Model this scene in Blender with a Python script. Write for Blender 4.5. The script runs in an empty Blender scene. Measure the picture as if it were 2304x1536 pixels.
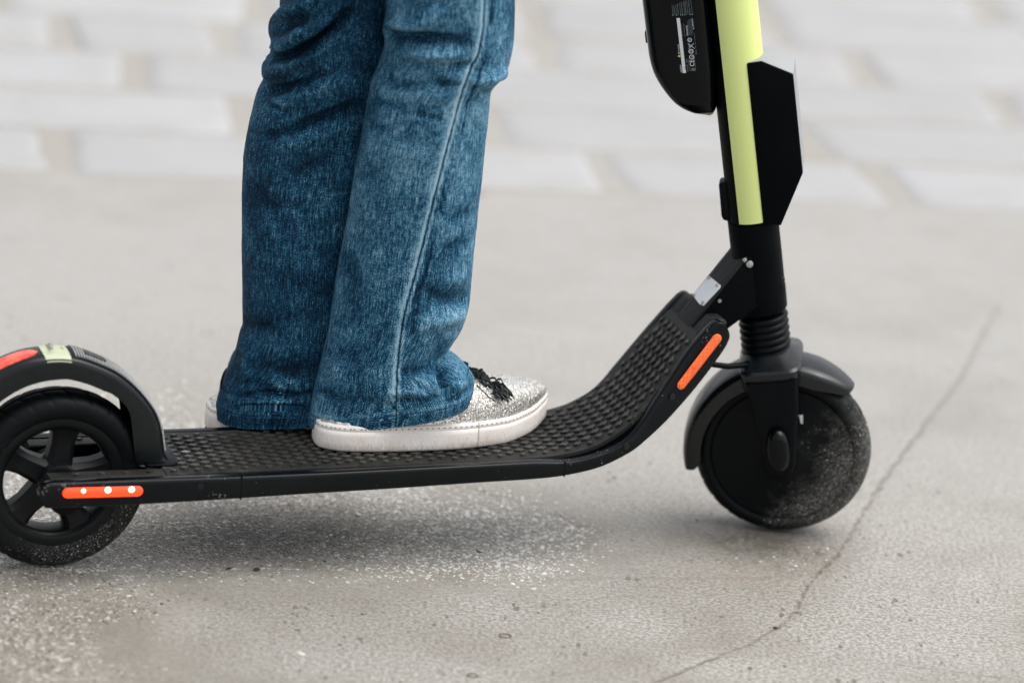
import bpy, bmesh, math, random
import numpy as np
from mathutils import Vector, Matrix
random.seed(4); rng = np.random.default_rng(4)
sc = bpy.context.scene; col = sc.collection
rad = math.radians

# ---------------------------------------------------------------- camera
CAM_H, PITCH, ROLL, SPX = 1.64, rad(18.707), rad(5.116), 9000.0
Cc = np.array([0, 0, CAM_H])
Fw = np.array([0, math.cos(PITCH), -math.sin(PITCH)])
R0 = np.array([1.0, 0, 0]); U0 = np.array([0, math.sin(PITCH), math.cos(PITCH)])
Rt = R0*math.cos(ROLL) + U0*math.sin(ROLL); Up = U0*math.cos(ROLL) - R0*math.sin(ROLL)
cam = bpy.data.cameras.new('camera'); cam_ob = bpy.data.objects.new('camera', cam); col.objects.link(cam_ob)
cam_ob.matrix_world = Matrix((( Rt[0], Up[0], -Fw[0], 0), (Rt[1], Up[1], -Fw[1], 0), (Rt[2], Up[2], -Fw[2], CAM_H), (0, 0, 0, 1)))
cam.sensor_width = 36; cam.lens = SPX/2304*36; cam.clip_end = 500; cam.clip_start = .1
cam.dof.use_dof = True; cam.dof.focus_distance = 4.33; cam.dof.aperture_fstop = 2.2; cam.dof.aperture_blades = 9
sc.camera = cam_ob
# ---------------------------------------------------------------- sky, sun
w = bpy.data.worlds.new('World'); sc.world = w; w.use_nodes = True
nt = w.node_tree; nt.nodes.clear()
sky = nt.nodes.new('ShaderNodeTexSky'); sky.sky_type = 'NISHITA'; sky.sun_disc = False
SUN_EL, SUN_AZ = rad(62), rad(0)      # az: from +X; negative = behind the scene, to the right
sky.sun_elevation = SUN_EL; sky.sun_rotation = rad(90) + SUN_AZ
sky.air_density = 1.0; sky.dust_density = 4.0; sky.ozone_density = 1.0
hs = nt.nodes.new('ShaderNodeHueSaturation'); hs.inputs['Saturation'].default_value = .22
bg = nt.nodes.new('ShaderNodeBackground'); bg.inputs[1].default_value = .15
wo = nt.nodes.new('ShaderNodeOutputWorld')
nt.links.new(sky.outputs[0], hs.inputs['Color']); nt.links.new(hs.outputs[0], bg.inputs[0]); nt.links.new(bg.outputs[0], wo.inputs[0])
sun = bpy.data.lights.new('sun', 'SUN'); sun.energy = 1.1; sun.angle = rad(60); sun.color = (1, .975, .945)
sun_ob = bpy.data.objects.new('sun', sun); col.objects.link(sun_ob)
sd = Vector((math.cos(SUN_EL)*math.cos(SUN_AZ), -math.cos(SUN_EL)*math.sin(SUN_AZ), math.sin(SUN_EL)))
sun_ob.rotation_euler = sd.to_track_quat('Z', 'Y').to_euler()
sc.view_settings.view_transform = 'Standard'; sc.view_settings.look = 'None'
sc.view_settings.exposure = .66; sc.view_settings.gamma = 1; sc.view_settings.use_curve_mapping = False

# ---------------------------------------------------------------- measuring: scooter frame (u forward, v away, z up)
PSI = rad(20.514); OX, OY = -.469, 3.971
su = np.array([math.cos(PSI), math.sin(PSI), 0]); sv = np.array([-math.sin(PSI), math.cos(PSI), 0]); O = np.array([OX, OY, 0.0])
M = np.array([su, sv, [0, 0, 1.0]])
def proj(X):
    d = np.asarray(X) - Cc; z = d@Fw
    return 1152 + SPX*(d@Rt)/z, 768 - SPX*(d@Up)/z
def ray(px, py): return Fw + Rt*(px-1152)/SPX + Up*(768-py)/SPX
def at(px, py, v):
    d = ray(px, py); t = ((O+sv*v-Cc)@sv)/(d@sv); X = Cc+d*t-O; return float(X@su), float(X[2])
def gnd(px, py, z=0.0):
    d = ray(px, py); t = (z-CAM_H)/d[2]; X = Cc+d*t; return float(X[0]), float(X[1])
def onfloor(px, py, z):
    X = np.array([*gnd(px, py, z), 0])-O; return float(X@su), float(X@sv)
def ydepth(px, py, y):
    d = ray(px, py); t = y/d[1]; return Cc + d*t
# steered assembly frame
RK = rad(12.46); K = np.array([.7952, 0, .2628]); A = np.array([-math.sin(RK), 0, math.cos(RK)])
F0 = np.array([math.cos(RK), 0, math.sin(RK)]); VV = np.array([0, 1.0, 0]); DL = rad(-25)
Fh = F0*math.cos(DL) + VV*math.sin(DL); Sh = VV*math.cos(DL) - F0*math.sin(DL)
def hd(f, s, a): return K + Fh*f + Sh*s + A*a
def hat(px, py, s):
    o = M@(Cc-O); d = M@ray(px, py); t = ((K+Sh*s-o)@Sh)/(d@Sh); X = o+d*t-K; return float(X@Fh), float(X@A)

# ---------------------------------------------------------------- helpers
def mesh_ob(name, verts, faces, mat=None, parent=None, smooth=True, sharp=None):
    me = bpy.data.meshes.new(name); me.from_pydata([tuple(map(float, p)) for p in verts], [], faces); me.validate(); me.update()
    bm = bmesh.new(); bm.from_mesh(me); bmesh.ops.recalc_face_normals(bm, faces=bm.faces); bm.to_mesh(me); bm.free()
    o = bpy.data.objects.new(name, me); col.objects.link(o)
    if mat: me.materials.append(mat)
    if parent: o.parent = parent
    if smooth:
        me.polygons.foreach_set('use_smooth', [True]*len(me.polygons))
        if sharp:
            bm = bmesh.new(); bm.from_mesh(me)
            for e in bm.edges:
                if len(e.link_faces) == 2 and e.calc_face_angle(0) > rad(sharp): e.smooth = False
            bm.to_mesh(me); bm.free()
    return o
def bevel(o, w, seg=2, lim=40):
    m = o.modifiers.new('bevel', 'BEVEL'); m.width = w; m.segments = seg; m.limit_method = 'ANGLE'; m.angle_limit = rad(lim); m.harden_normals = False
    return o
def loft(name, rings, mat, parent, caps=True, sharp=None, closed=True):
    n = len(rings[0]); vs = [p for r in rings for p in r]; fs = []
    for i in range(len(rings)-1):
        for j in range(n if closed else n-1):
            k = (j+1) % n; fs.append((i*n+j, i*n+k, (i+1)*n+k, (i+1)*n+j))
    if caps: fs.append(tuple(range(n))[::-1]); fs.append(tuple((len(rings)-1)*n+j for j in range(n)))
    return mesh_ob(name, vs, fs, mat, parent, True, sharp)
def prism(name, poly, lo, hi, fn, mat, parent, bev=0, seg=2):
    n = len(poly); vs = [fn(a, lo, b) for a, b in poly] + [fn(a, hi, b) for a, b in poly]
    fs = [tuple(range(n)), tuple(range(2*n-1, n-1, -1))] + [(i, (i+1) % n, n+(i+1) % n, n+i) for i in range(n)]
    o = mesh_ob(name, vs, fs, mat, parent, bev > 0)
    if bev: bevel(o, bev, seg)
    return o
loc = lambda a, v, b: np.array([a, v, b])
def cyl(name, c, ax, r, h, mat, parent, n=32, bev=0, r2=None, rings=None):
    """cylinder from c along ax (unit) by h"""
    ax = np.array(ax, float); ax /= np.linalg.norm(ax); t = np.cross(ax, [0.3, .5, .81]); t /= np.linalg.norm(t); b = np.cross(ax, t)
    prof = rings or [(0, r), (h, r if r2 is None else r2)]
    if bev: prof = [(0, r-bev), (bev*.3, r-bev*.3), (bev, r), (h-bev, r), (h-bev*.3, r-bev*.3), (h, r-bev)]
    R = [[np.array(c)+ax*p+(t*math.cos(q)+b*math.sin(q))*rr for q in np.linspace(0, 2*math.pi, n, endpoint=False)] for p, rr in prof]
    return loft(name, R, mat, parent, True, 35)
def tube(name, pts, r, mat, parent, n=10):
    pts = [np.array(p, float) for p in pts]; R = []
    for i, p in enumerate(pts):
        d = pts[min(i+1, len(pts)-1)]-pts[max(i-1, 0)]; d /= np.linalg.norm(d)
        t = np.cross(d, [0.1, .9, .2]); t /= np.linalg.norm(t); b = np.cross(d, t)
        R.append([p+(t*math.cos(q)+b*math.sin(q))*r for q in np.linspace(0, 2*math.pi, n, endpoint=False)])
    return loft(name, R, mat, parent)
def empty(name, parent=None):
    o = bpy.data.objects.new(name, None); col.objects.link(o); o.empty_display_size = .05
    if parent: o.parent = parent
    return o
def tag(o, label=None, cat=None, group=None, kind=None):
    for k, v in (('label', label), ('category', cat), ('group', group), ('kind', kind)):
        if v: o[k] = v
    return o
def attr(o, name, vals):
    a = o.data.attributes.new(name, 'FLOAT', 'POINT'); a.data.foreach_set('value', np.asarray(vals, np.float32))
def catmull(pts, n):
    pts = np.array(pts, float); m = len(pts); out = []
    P = np.vstack([2*pts[0]-pts[1], pts, 2*pts[-1]-pts[-2]])
    for t in np.linspace(0, m-1-1e-9, n):
        i = int(t); f = t-i; p0, p1, p2, p3 = P[i:i+4]
        out.append(.5*((2*p1)+(-p0+p2)*f+(2*p0-5*p1+4*p2-p3)*f*f+(-p0+3*p1-3*p2+p3)*f**3))
    return np.array(out)

# ---------------------------------------------------------------- material helpers
class Mt:
    def __init__(s, name, base=(.5, .5, .5), rough=.5, metal=0, spec=.5, coat=0):
        s.m = bpy.data.materials.new(name); s.m.use_nodes = True; s.n = s.m.node_tree.nodes; s.l = s.m.node_tree.links
        s.b = s.n['Principled BSDF']; s.b.inputs['Base Color'].default_value = (*base, 1); s.b.inputs['Roughness'].default_value = rough
        s.b.inputs['Metallic'].default_value = metal; s.b.inputs['Specular IOR Level'].default_value = spec; s.b.inputs['Coat Weight'].default_value = coat
        s.base = base
    def node(s, t, **k):
        n = s.n.new(t)
        for a, v in k.items(): setattr(n, a, v)
        return n
    def put(s, sock, v):
        if hasattr(v, 'is_output') or isinstance(v, bpy.types.NodeSocket): s.l.new(v, sock)
        else: sock.default_value = v
    def coord(s, which='Object', scale=None, rot=None):
        c = s.node('ShaderNodeTexCoord').outputs[which]
        if scale or rot:
            mp = s.node('ShaderNodeMapping'); s.l.new(c, mp.inputs[0])
            if scale: mp.inputs['Scale'].default_value = scale
            if rot: mp.inputs['Rotation'].default_value = rot
            c = mp.outputs[0]
        return c
    def uv(s, scale=(1, 1, 1), rot=(0, 0, 0)):
        return s.coord('UV', scale, rot)
    def noise(s, co, scale, detail=4, rough=.55, dist=0):
        n = s.node('ShaderNodeTexNoise'); s.l.new(co, n.inputs['Vector']); n.inputs['Scale'].default_value = scale
        n.inputs['Detail'].default_value = detail; n.inputs['Roughness'].default_value = rough; n.inputs['Distortion'].default_value = dist
        return n.outputs['Fac']
    def voro(s, co, scale, feat='F1', rnd=1, out='Distance'):
        n = s.node('ShaderNodeTexVoronoi', feature=feat); s.l.new(co, n.inputs['Vector']); n.inputs['Scale'].default_value = scale
        n.inputs['Randomness'].default_value = rnd; return n.outputs[out]
    def ramp(s, v, pts):
        n = s.node('ShaderNodeValToRGB'); s.l.new(v, n.inputs[0]); e = n.color_ramp.elements
        while len(e) < len(pts): e.new(.5)
        for el, (p, c) in zip(e, pts):
            el.position = p; el.color = (*c, 1) if isinstance(c, tuple) else (c, c, c, 1)
        return n.outputs[0]
    def math(s, op, a, b=0.0, clamp=False):
        n = s.node('ShaderNodeMath', operation=op, use_clamp=clamp); s.put(n.inputs[0], a); s.put(n.inputs[1], b); return n.outputs[0]
    def map(s, v, a, b, c=0.0, d=1.0):
        n = s.node('ShaderNodeMapRange', clamp=True); s.put(n.inputs[0], v)
        for i, x in enumerate((a, b, c, d)): n.inputs[i+1].default_value = x
        return n.outputs[0]
    def mix(s, f, a, b, blend='MIX'):
        n = s.node('ShaderNodeMix', data_type='RGBA', blend_type=blend); s.put(n.inputs[0], f)
        for i, x in ((6, a), (7, b)): s.put(n.inputs[i], (*x, 1) if isinstance(x, tuple) else x)
        return n.outputs[2]
    def attr(s, name): return s.node('ShaderNodeAttribute', attribute_name=name).outputs['Fac']
    def bump(s, h, strength=.3, dist=.001, prev=None):
        n = s.node('ShaderNodeBump'); s.put(n.inputs['Height'], h); n.inputs['Strength'].default_value = strength; n.inputs['Distance'].default_value = dist
        if prev: s.l.new(prev, n.inputs['Normal'])
        return n.outputs[0]
    def col(s, v): s.put(s.b.inputs['Base Color'], v); return s
    def rough(s, v): s.put(s.b.inputs['Roughness'], v); return s
    def nrm(s, v): s.l.new(v, s.b.inputs['Normal']); return s

def plastic(name, base, rough, dust=.15, bump=.12, scale=900, spec=.5, coat=0, dustcol=(.16, .16, .155), specks=0):
    m = Mt(name, base, rough, spec=spec, coat=coat); co = m.coord()
    big = m.noise(co, 18, 5, .6); fine = m.noise(co, scale, 3, .6)
    f = m.math('MULTIPLY', m.map(big, .45, .75), m.map(fine, .4, .7)); f = m.math('MULTIPLY', f, dust)
    c = m.mix(f, base, dustcol)
    if specks:
        d = m.voro(co, 260); sel = m.map(m.noise(co, 33, 3), .52, .68, 0, .34)
        sp = m.math('LESS_THAN', d, sel); sp = m.math('MULTIPLY', sp, m.map(m.noise(co, 140, 2), .45, .6)); sp = m.math('MULTIPLY', sp, specks)
        c = m.mix(sp, c, (.42, .40, .37))
    m.col(c); m.rough(m.map(big, .3, .7, max(rough-.08, .05), min(rough+.14, 1)))
    m.nrm(m.bump(fine, bump, .0004)); return m.m
BLACK = plastic('black_plastic', (.0010, .0022, .0032), .30, .02, .04, spec=.10)
BLACK_DUSTY = plastic('black_plastic_dusty', (.0010, .0022, .0032), .22, .025, .04, specks=.3, spec=.21)
MATTE = plastic('black_powder_coat', (.0010, .0020, .0028), .5, .02, .2, 1600, spec=.05)
NECKM = plastic('neck_coat', (.0085, .0085, .0078), .6, .2, .5, 1500, spec=.3)
GLOSS = plastic('black_gloss', (.0008, .0018, .0026), .16, .01, .0, spec=.15, coat=.05)
FENDERM = plastic('fender_plastic', (.0018, .0038, .0050), .27, .10, .04, specks=.1, spec=.34, dustcol=(.07, .08, .085))
CROWNM = plastic('crown_plastic', (.0030, .0048, .0060), .21, .05, .03, spec=.42, dustcol=(.08, .085, .09))
RIBM = plastic('ribbed_rubber', (.34, .34, .335), .42, .3, .1, dustcol=(.45, .45, .44))  # light grey base stands in for sky sheen on the ribs
RIMM = plastic('rim_metal', (.0016, .0026, .0034), .36, .18, .1, dustcol=(.06, .056, .05), spec=.22)
STEEL = Mt('steel', (.36, .35, .33), .35, 1).m
PLATE = plastic('white_plate', (.72, .73, .75), .4, .3, .05, dustcol=(.4, .4, .42))
LIME = plastic('lime_paint', (.68, .77, .275), .45, .10, .03, dustcol=(.42, .47, .2), coat=.05)
STICKER = plastic('pale_green_sticker', (.50, .54, .37), .5, .1, .02, dustcol=(.5, .55, .35))
PRINT = Mt('print_white', (.62, .66, .68), .6).m
PRINT2 = Mt('print_grey', (.16, .20, .22), .6).m
PRINTD = Mt('print_dark', (.02, .02, .025), .6).m
PRINTG = Mt('print_green_grey', (.30, .36, .2), .6).m
PRINTY = Mt('print_yellow', (.8, .5, .12), .6).m
GREYTOP = plastic('grey_cap_plastic', (.29, .30, .31), .5, .1, .15)

def tyre_mat(name, lo, dirt):
    m = Mt(name, (.0015, .0026, .0034), .40, spec=.17 if name == 'tyre_rubber_rear' else .13); co = m.coord()
    big = m.noise(co, 22, 4, .6); fine = m.noise(co, 300, 4, .7); at_ = m.attr('dirt')
    d = m.voro(co, 230); cell = m.math('LESS_THAN', d, m.map(fine, .40, .75, 0.0, .36))
    f = m.math('MULTIPLY', cell, m.map(m.math('ADD', big, m.math('MULTIPLY', at_, .55)), .62, .88)); f = m.math('MULTIPLY', f, dirt); d2 = m.voro(co, 520); f2 = m.math('MULTIPLY', m.math('LESS_THAN', d2, m.map(fine, .35, .7, .05, .5)), m.map(m.math('ADD', m.noise(co, 40, 4, .7), m.math('MULTIPLY', at_, .5)), .72, .95)); f = m.math('MAXIMUM', f, m.math('MULTIPLY', f2, dirt*.7))
    sq = m.map(m.math('ABSOLUTE', m.math('SUBTRACT', m.noise(co, 150, 3, .6, 1.2), .5)), .008, .035, 1, 0); f = m.math('MAXIMUM', f, m.math('MULTIPLY', m.math('MULTIPLY', sq, m.map(m.math('ADD', big, m.math('MULTIPLY', at_, .5)), .66, .95)), .30*dirt if name != 'tyre_rubber_rear' else .08))
    haze = m.math('MULTIPLY', m.map(m.math('ADD', m.noise(co, 75, 6, .8), m.math('MULTIPLY', at_, .42)), (.60), .96), (.45 if name != 'tyre_rubber_rear' else .12)*dirt)
    c = m.mix(haze, (.0015, .0026, .0034), (.10, .10, .095)); c = m.mix(f, c, (.42, .40, .36))
    m.col(c).rough(m.map(big, .3, .7, .42, .62)).nrm(m.bump(fine, .25, .0006)); return m.m
TYRE_R = tyre_mat('tyre_rubber_rear', 0, .75); TYRE_F = tyre_mat('tyre_rubber_front', 0, .9); DISC = tyre_mat('hub_disc_dirty', 0, 1.0)

m = Mt('reflector_orange', (.95, .12, .015), .25, spec=.6, coat=.3); co = m.coord()
d = m.voro(co, 230, 'DISTANCE_TO_EDGE', .15); m.col(m.mix(m.map(d, 0, .12), (.80, .075, .01), (1.0, .16, .02))); m.nrm(m.bump(d, .3, .0006)); REFL = m.m
m = Mt('reflector_red', (.75, .03, .008), .25, coat=.5); co = m.coord(); n = m.noise(co, 60, 2)
m.col(m.mix(m.map(n, .45, .6), (.70, .02, .006), (.85, .14, .07))); REFLR = m.m
m = Mt('lamp_lens', (.9, .06, .01), .2, coat=.4); co = m.coord(); n = m.noise(co, 25, 2)
m.b.inputs['Emission Color'].default_value = (1, .055, .008, 1); m.b.inputs['Emission Strength'].default_value = .62; LENS = m.m
m = Mt('lamp_led', (1, .7, .5), .3); m.b.inputs['Emission Color'].default_value = (1, .72, .52, 1); m.b.inputs['Emission Strength'].default_value = 2.2; LED = m.m

# rubber mat
m = Mt('grip_rubber', (.028, .027, .025), .6, spec=.35); co = m.coord()
big = m.noise(co, 9, 5, .65, .4); mid = m.noise(co, 60, 5, .7); fine = m.noise(co, 1100, 3, .6)
f = m.math('MULTIPLY', m.map(big, .38, .68), m.map(mid, .3, .7)); c = m.mix(f, (.009, .009, .0085), (.046, .043, .037))
sp = m.math('LESS_THAN', m.voro(co, 420), m.map(m.noise(co, 30, 3), .5, .72, 0, .30)); c = m.mix(m.math('MULTIPLY', sp, .6), c, (.26, .25, .22))
m.col(c).rough(m.map(big, .3, .7, .5, .72)).nrm(m.bump(m.math('ADD', fine, m.math('MULTIPLY', mid, .8)), .35, .0005)); MATM = m.m
m = Mt('stud_rubber', (.05, .048, .044), .55, spec=.45); co = m.coord('Object'); oi = m.node('ShaderNodeObjectInfo')
g = m.node('ShaderNodeNewGeometry').outputs['Position']; big = m.noise(g, 9, 5, .65, .4); mid = m.noise(g, 160, 4, .7)
c = m.mix(m.map(big, .35, .65), (.013, .0125, .0115), (.066, .062, .054)); c = m.mix(m.math('MULTIPLY', m.map(mid, .55, .75), .3), c, (.10, .095, .085))
m.col(c).rough(m.map(mid, .3, .7, .32, .5)).nrm(m.bump(m.noise(g, 1200, 2), .3, .0004)); STUDM = m.m
m = Mt('stud_wet', (.05, .048, .044), .12, spec=.9, coat=.9); STUDW = m.m

# denim
def denim(name, k, seamed):
    k = k*1.12
    m = Mt(name, (.05, .15, .25), .82, spec=.15); uv = m.uv()
    st = m.uv((1, .05, 1)); st2 = m.uv((1, .7, 1)); co = m.coord()
    slub = m.noise(st, 1000, 2, .5); slub2 = m.noise(st2, 240, 4, .6); grain = m.noise(uv, 1000, 1, .5); blot = m.noise(co, 26, 4, .6); blot2 = m.noise(co, 9, 3, .5)
    tw = m.node('ShaderNodeTexWave', wave_type='BANDS', bands_direction='X'); mp = m.uv((1, 1, 1), (0, 0, rad(-38))); m.l.new(mp, tw.inputs['Vector'])
    tw.inputs['Scale'].default_value = 290; tw.inputs['Distortion'].default_value = 1.2; tw.inputs['Detail'].default_value = 1; tw.inputs['Detail Scale'].default_value = 2
    wash_shade = m.attr('wash_shade')
    v = m.math('MULTIPLY', m.math('SUBTRACT', slub, .5), 1.15); v = m.math('ADD', v, m.math('MULTIPLY', m.math('SUBTRACT', slub2, .5), .85))
    v = m.math('ADD', v, m.math('MULTIPLY', m.math('SUBTRACT', grain, .5), 1.7)); v = m.math('ADD', v, m.math('MULTIPLY', m.math('SUBTRACT', blot, .5), .70))
    v = m.math('ADD', v, m.math('MULTIPLY', m.math('SUBTRACT', blot2, .5), .45)); v = m.math('ADD', v, m.math('MULTIPLY', m.math('SUBTRACT', tw.outputs['Fac'], .5), .16))
    v = m.math('ADD', m.math('ADD', v, .50), m.math('MULTIPLY', wash_shade, 1.0))
    v = m.math('ADD', m.math('MULTIPLY', m.math('SUBTRACT', v, .5), 1.28), .505)
    c = m.ramp(v, [(0.0, (.0005*k, .0065*k, .018*k)), (.28, (.0022*k, .030*k, .068*k)), (.52, (.012*k, .085*k, .158*k)), (.76, (.060*k, .185*k, .285*k)), (1.0, (.26*k, .41*k, .50*k))])
    if seamed:
        a = m.attr('seamd'); aa = m.math('ABSOLUTE', m.math('SUBTRACT', a, .0002)); line = m.map(aa, .0004, .0013, 1, 0)
        c = m.mix(m.math('MULTIPLY', line, .88), c, (.003, .014, .03))
    h = m.attr('hemd'); hl = m.map(m.math('ABSOLUTE', m.math('SUBTRACT', h, .0145)), .0003, .0010, .7, 0); c = m.mix(hl, c, (.006, .03, .06))
    m.col(c); bh = m.math('ADD', m.math('MULTIPLY', tw.outputs['Fac'], .5), m.math('ADD', grain, m.math('MULTIPLY', slub, .25)))
    m.nrm(m.bump(bh, .12, .0003)); m.b.inputs['Sheen Weight'].default_value = 0
    return m.m
DENIM = denim('denim', 1.0, True)
THREAD = plastic('seam_thread', (.06, .16, .25), .8, .3, .3, dustcol=(.3, .42, .48))
# sneaker
m = Mt('silver_glitter', (.75, .74, .70), .32, .85); co = m.coord()
vc = m.voro(co, 1050, out='Color'); g = m.node('ShaderNodeNewGeometry')
sub = m.node('ShaderNodeVectorMath', operation='SUBTRACT'); m.l.new(vc, sub.inputs[0]); sub.inputs[1].default_value = (.5, .5, .5)
scl = m.node('ShaderNodeVectorMath', operation='SCALE'); m.l.new(sub.outputs[0], scl.inputs[0]); scl.inputs['Scale'].default_value = .95
ad = m.node('ShaderNodeVectorMath', operation='ADD'); m.l.new(g.outputs['Normal'], ad.inputs[0]); m.l.new(scl.outputs[0], ad.inputs[1])
no = m.node('ShaderNodeVectorMath', operation='NORMALIZE'); m.l.new(ad.outputs[0], no.inputs[0]); m.nrm(no.outputs[0])
sep = m.node('ShaderNodeSeparateColor'); m.l.new(vc, sep.inputs[0])
m.col(m.ramp(sep.outputs[0], [(0, (.22, .20, .17)), (.3, (.58, .55, .50)), (.7, (.78, .77, .74)), (1, (.95, .95, .92))])); GLIT = m.m
m = Mt('sole_rubber', (.72, .69, .66), .6, spec=.3); co = m.coord(); big = m.noise(co, 25, 4, .65); fine = m.noise(m.coord('Object', (1, 1, .25)), 700, 4, .7)
low = m.attr('low'); dirt = m.math('MULTIPLY', m.map(low, .25, 1.0), m.map(m.math('ADD', m.math('MULTIPLY', fine, .7), m.math('MULTIPLY', big, .5)), .5, .78))
c = m.mix(m.map(big, .4, .75, 0, .45), (.88, .83, .79), (.76, .69, .63)); c = m.mix(m.math('MULTIPLY', dirt, .9), c, (.42, .33, .25)); c = m.mix(m.map(fine, .58, .75, 0, .4), c, (.45, .40, .37))
tex = m.attr('toetex'); ch = m.node('ShaderNodeTexChecker'); m.l.new(m.coord('UV'), ch.inputs[0]); ch.inputs['Scale'].default_value = 520
ln = m.math('ABSOLUTE', m.math('SUBTRACT', m.attr('seamx'), 0)); c = m.mix(m.map(ln, .0004, .0012, .75, 0), c, (.32, .26, .21))
m.col(c).nrm(m.bump(m.math('ADD', m.math('MULTIPLY', m.math('MULTIPLY', ch.outputs['Fac'], tex), .8), m.math('MULTIPLY', fine, .6)), .6, .0006)); SOLE = m.m
STITCH = Mt('sole_stitch', (.22, .18, .15), .8).m  # brown stitching on the sole edge
TASSEL = plastic('tassel_leather', (.006, .010, .010), .55, .4, .3, dustcol=(.05, .06, .055))

# ================================================================ GROUND
def segdist(P, poly, full=False):
    best = np.full(len(P), 1e9); tt = np.zeros(len(P)); L = 0; segs = []
    for a, b in zip(poly[:-1], poly[1:]): segs.append(np.hypot(b[0]-a[0], b[1]-a[1]))
    tot = sum(segs); acc = 0
    for (a, b), l in zip(zip(poly[:-1], poly[1:]), segs):
        a = np.array(a, float); d = np.array(b, float)-a; t = np.clip(((P-a)@d)/max(d@d, 1e-12), 0, 1)
        q = a+t[:, None]*d; dd = np.hypot(*(P-q).T); mk = dd < best; best[mk] = dd[mk]; tt[mk] = (acc+t[mk]*l)/tot; acc += l
    return (best, tt) if full else best
def inpoly(P, poly):
    poly = np.array(poly, float); x, y = P.T; ins = np.zeros(len(P), bool); n = len(poly)
    for i in range(n):
        x1, y1 = poly[i]; x2, y2 = poly[(i+1) % n]
        if y1 == y2: continue
        c = ((y1 > y) != (y2 > y)) & (x < (x2-x1)*(y-y1)/(y2-y1)+x1); ins ^= c
    return ins
def vnoise(P, s, seed=0, octv=3):
    r = np.random.default_rng(seed); out = np.zeros(len(P)); amp = 1; tot = 0
    for o in range(octv):
        g = r.random((64, 64)); q = P*s*(2**o)+r.random(2)*50; i = np.floor(q).astype(int); f = q-i; f = f*f*(3-2*f)
        a = g[i[:, 0] % 64, i[:, 1] % 64]; b = g[(i[:, 0]+1) % 64, i[:, 1] % 64]; c = g[i[:, 0] % 64, (i[:, 1]+1) % 64]; d = g[(i[:, 0]+1) % 64, (i[:, 1]+1) % 64]
        out += amp*((a*(1-f[:, 0])+b*f[:, 0])*(1-f[:, 1])+(c*(1-f[:, 0])+d*f[:, 0])*f[:, 1]); tot += amp; amp *= .5
    return out/tot
yb = lambda x: 5.385+.175*(x+.734)          # where the smooth pavement ends and the setts begin
G = lambda pts: [gnd(*p) for p in pts]
agg_poly = G([(-500, 860), (420, 870), (480, 930), (560, 985), (1000, 1080), (1180, 1115), (1320, 1175), (1350, 1225), (1270, 1285), (1235, 1303), (800, 1302), (385, 1300), (370, 1350), (330, 1420), (300, 1536), (280, 1700), (-900, 1900)])
agg2_poly = G([(1540, 1190), (1900, 1190), (1870, 1250), (1830, 1292), (1560, 1296), (1500, 1240)])
crack1 = G([(2244, 684), (2240, 700), (2215, 745), (2180, 810), (2165, 845), (2120, 905), (2060, 985), (2000, 1062), (1960, 1122), (1930, 1175), (1885, 1245), (1842, 1288), (1815, 1322), (1797, 1362), (1762, 1402), (1700, 1440), (1600, 1482), (1470, 1536), (1300, 1600)])
crack2 = G([(1990, 1490), (2060, 1500), (2160, 1512), (2304, 1530), (2500, 1560)])
crack3 = G([(1000, 1082), (1060, 1098), (1150, 1122), (1250, 1155), (1345, 1198)])
crack4 = G([(1840, 590), (1960, 610), (2100, 640), (2244, 690)])
crack5 = G([(1235, 1304), (1400, 1300), (1560, 1302), (1700, 1300), (1842, 1290)])
xs = np.concatenate([[-60, -15, -4, -2], np.linspace(-1.25, 1.15, 420), [2, 4, 15, 60]])
ts = np.concatenate([[-60, -10, 0, 2.5], np.linspace(3.4, 5.36, 480)])
XX, TT = np.meshgrid(xs, ts); YY = TT + (TT > 3.39)*((TT-3.4)/(5.36-3.4))*(yb(XX)-5.36+.05*(vnoise(np.stack([XX.ravel(), XX.ravel()*.37], 1), 9, 61).reshape(XX.shape)-.6)*(np.abs(XX) < 1.3))
P2 = np.stack([XX.ravel(), YY.ravel()], 1)
PJ = P2 + .007*(np.stack([vnoise(P2, 95, 71), vnoise(P2, 95, 72)], 1)-.5)
c1 = segdist(PJ, crack1); c2 = segdist(P2, crack2); c3 = segdist(P2, crack3); c4 = segdist(P2, crack4); c5 = segdist(P2, crack5)
crk = np.minimum.reduce([c1+.0002-.0016*np.clip((P2[:, 1]-4.2)/.5, 0, 1), c2+.0009, c3+.0010])
crk2 = np.minimum(c4, c5)
PN = P2 + .02*(np.stack([vnoise(P2, 18, 5), vnoise(P2, 18, 6)], 1)-.5)
near = lambda poly, w: np.clip(np.where(inpoly(PN, poly), 1, 1-segdist(PN, poly+[poly[0]])/w), 0, 1)
agg = near(agg_poly, .06); agg2 = near(agg2_poly, .05)
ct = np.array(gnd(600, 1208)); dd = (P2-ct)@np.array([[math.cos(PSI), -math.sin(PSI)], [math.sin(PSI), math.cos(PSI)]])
shade_dirt = np.exp(-((dd[:, 0]/.155)**2+(dd[:, 1]/.075)**2))*agg*(.5+.9*vnoise(P2, 25, 9))  # deck and leg shade painted into the ground colour, mixed with dirt
st2 = np.array(gnd(1720, 1215)); d2 = P2-st2; contact_shade = np.exp(-((d2[:, 0]/.09)**2+(d2[:, 1]/.08)**2))*(.3+1.0*vnoise(P2, 60, 19))*(c1 > 0)  # contact shade under the front wheel, painted into the ground colour
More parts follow.
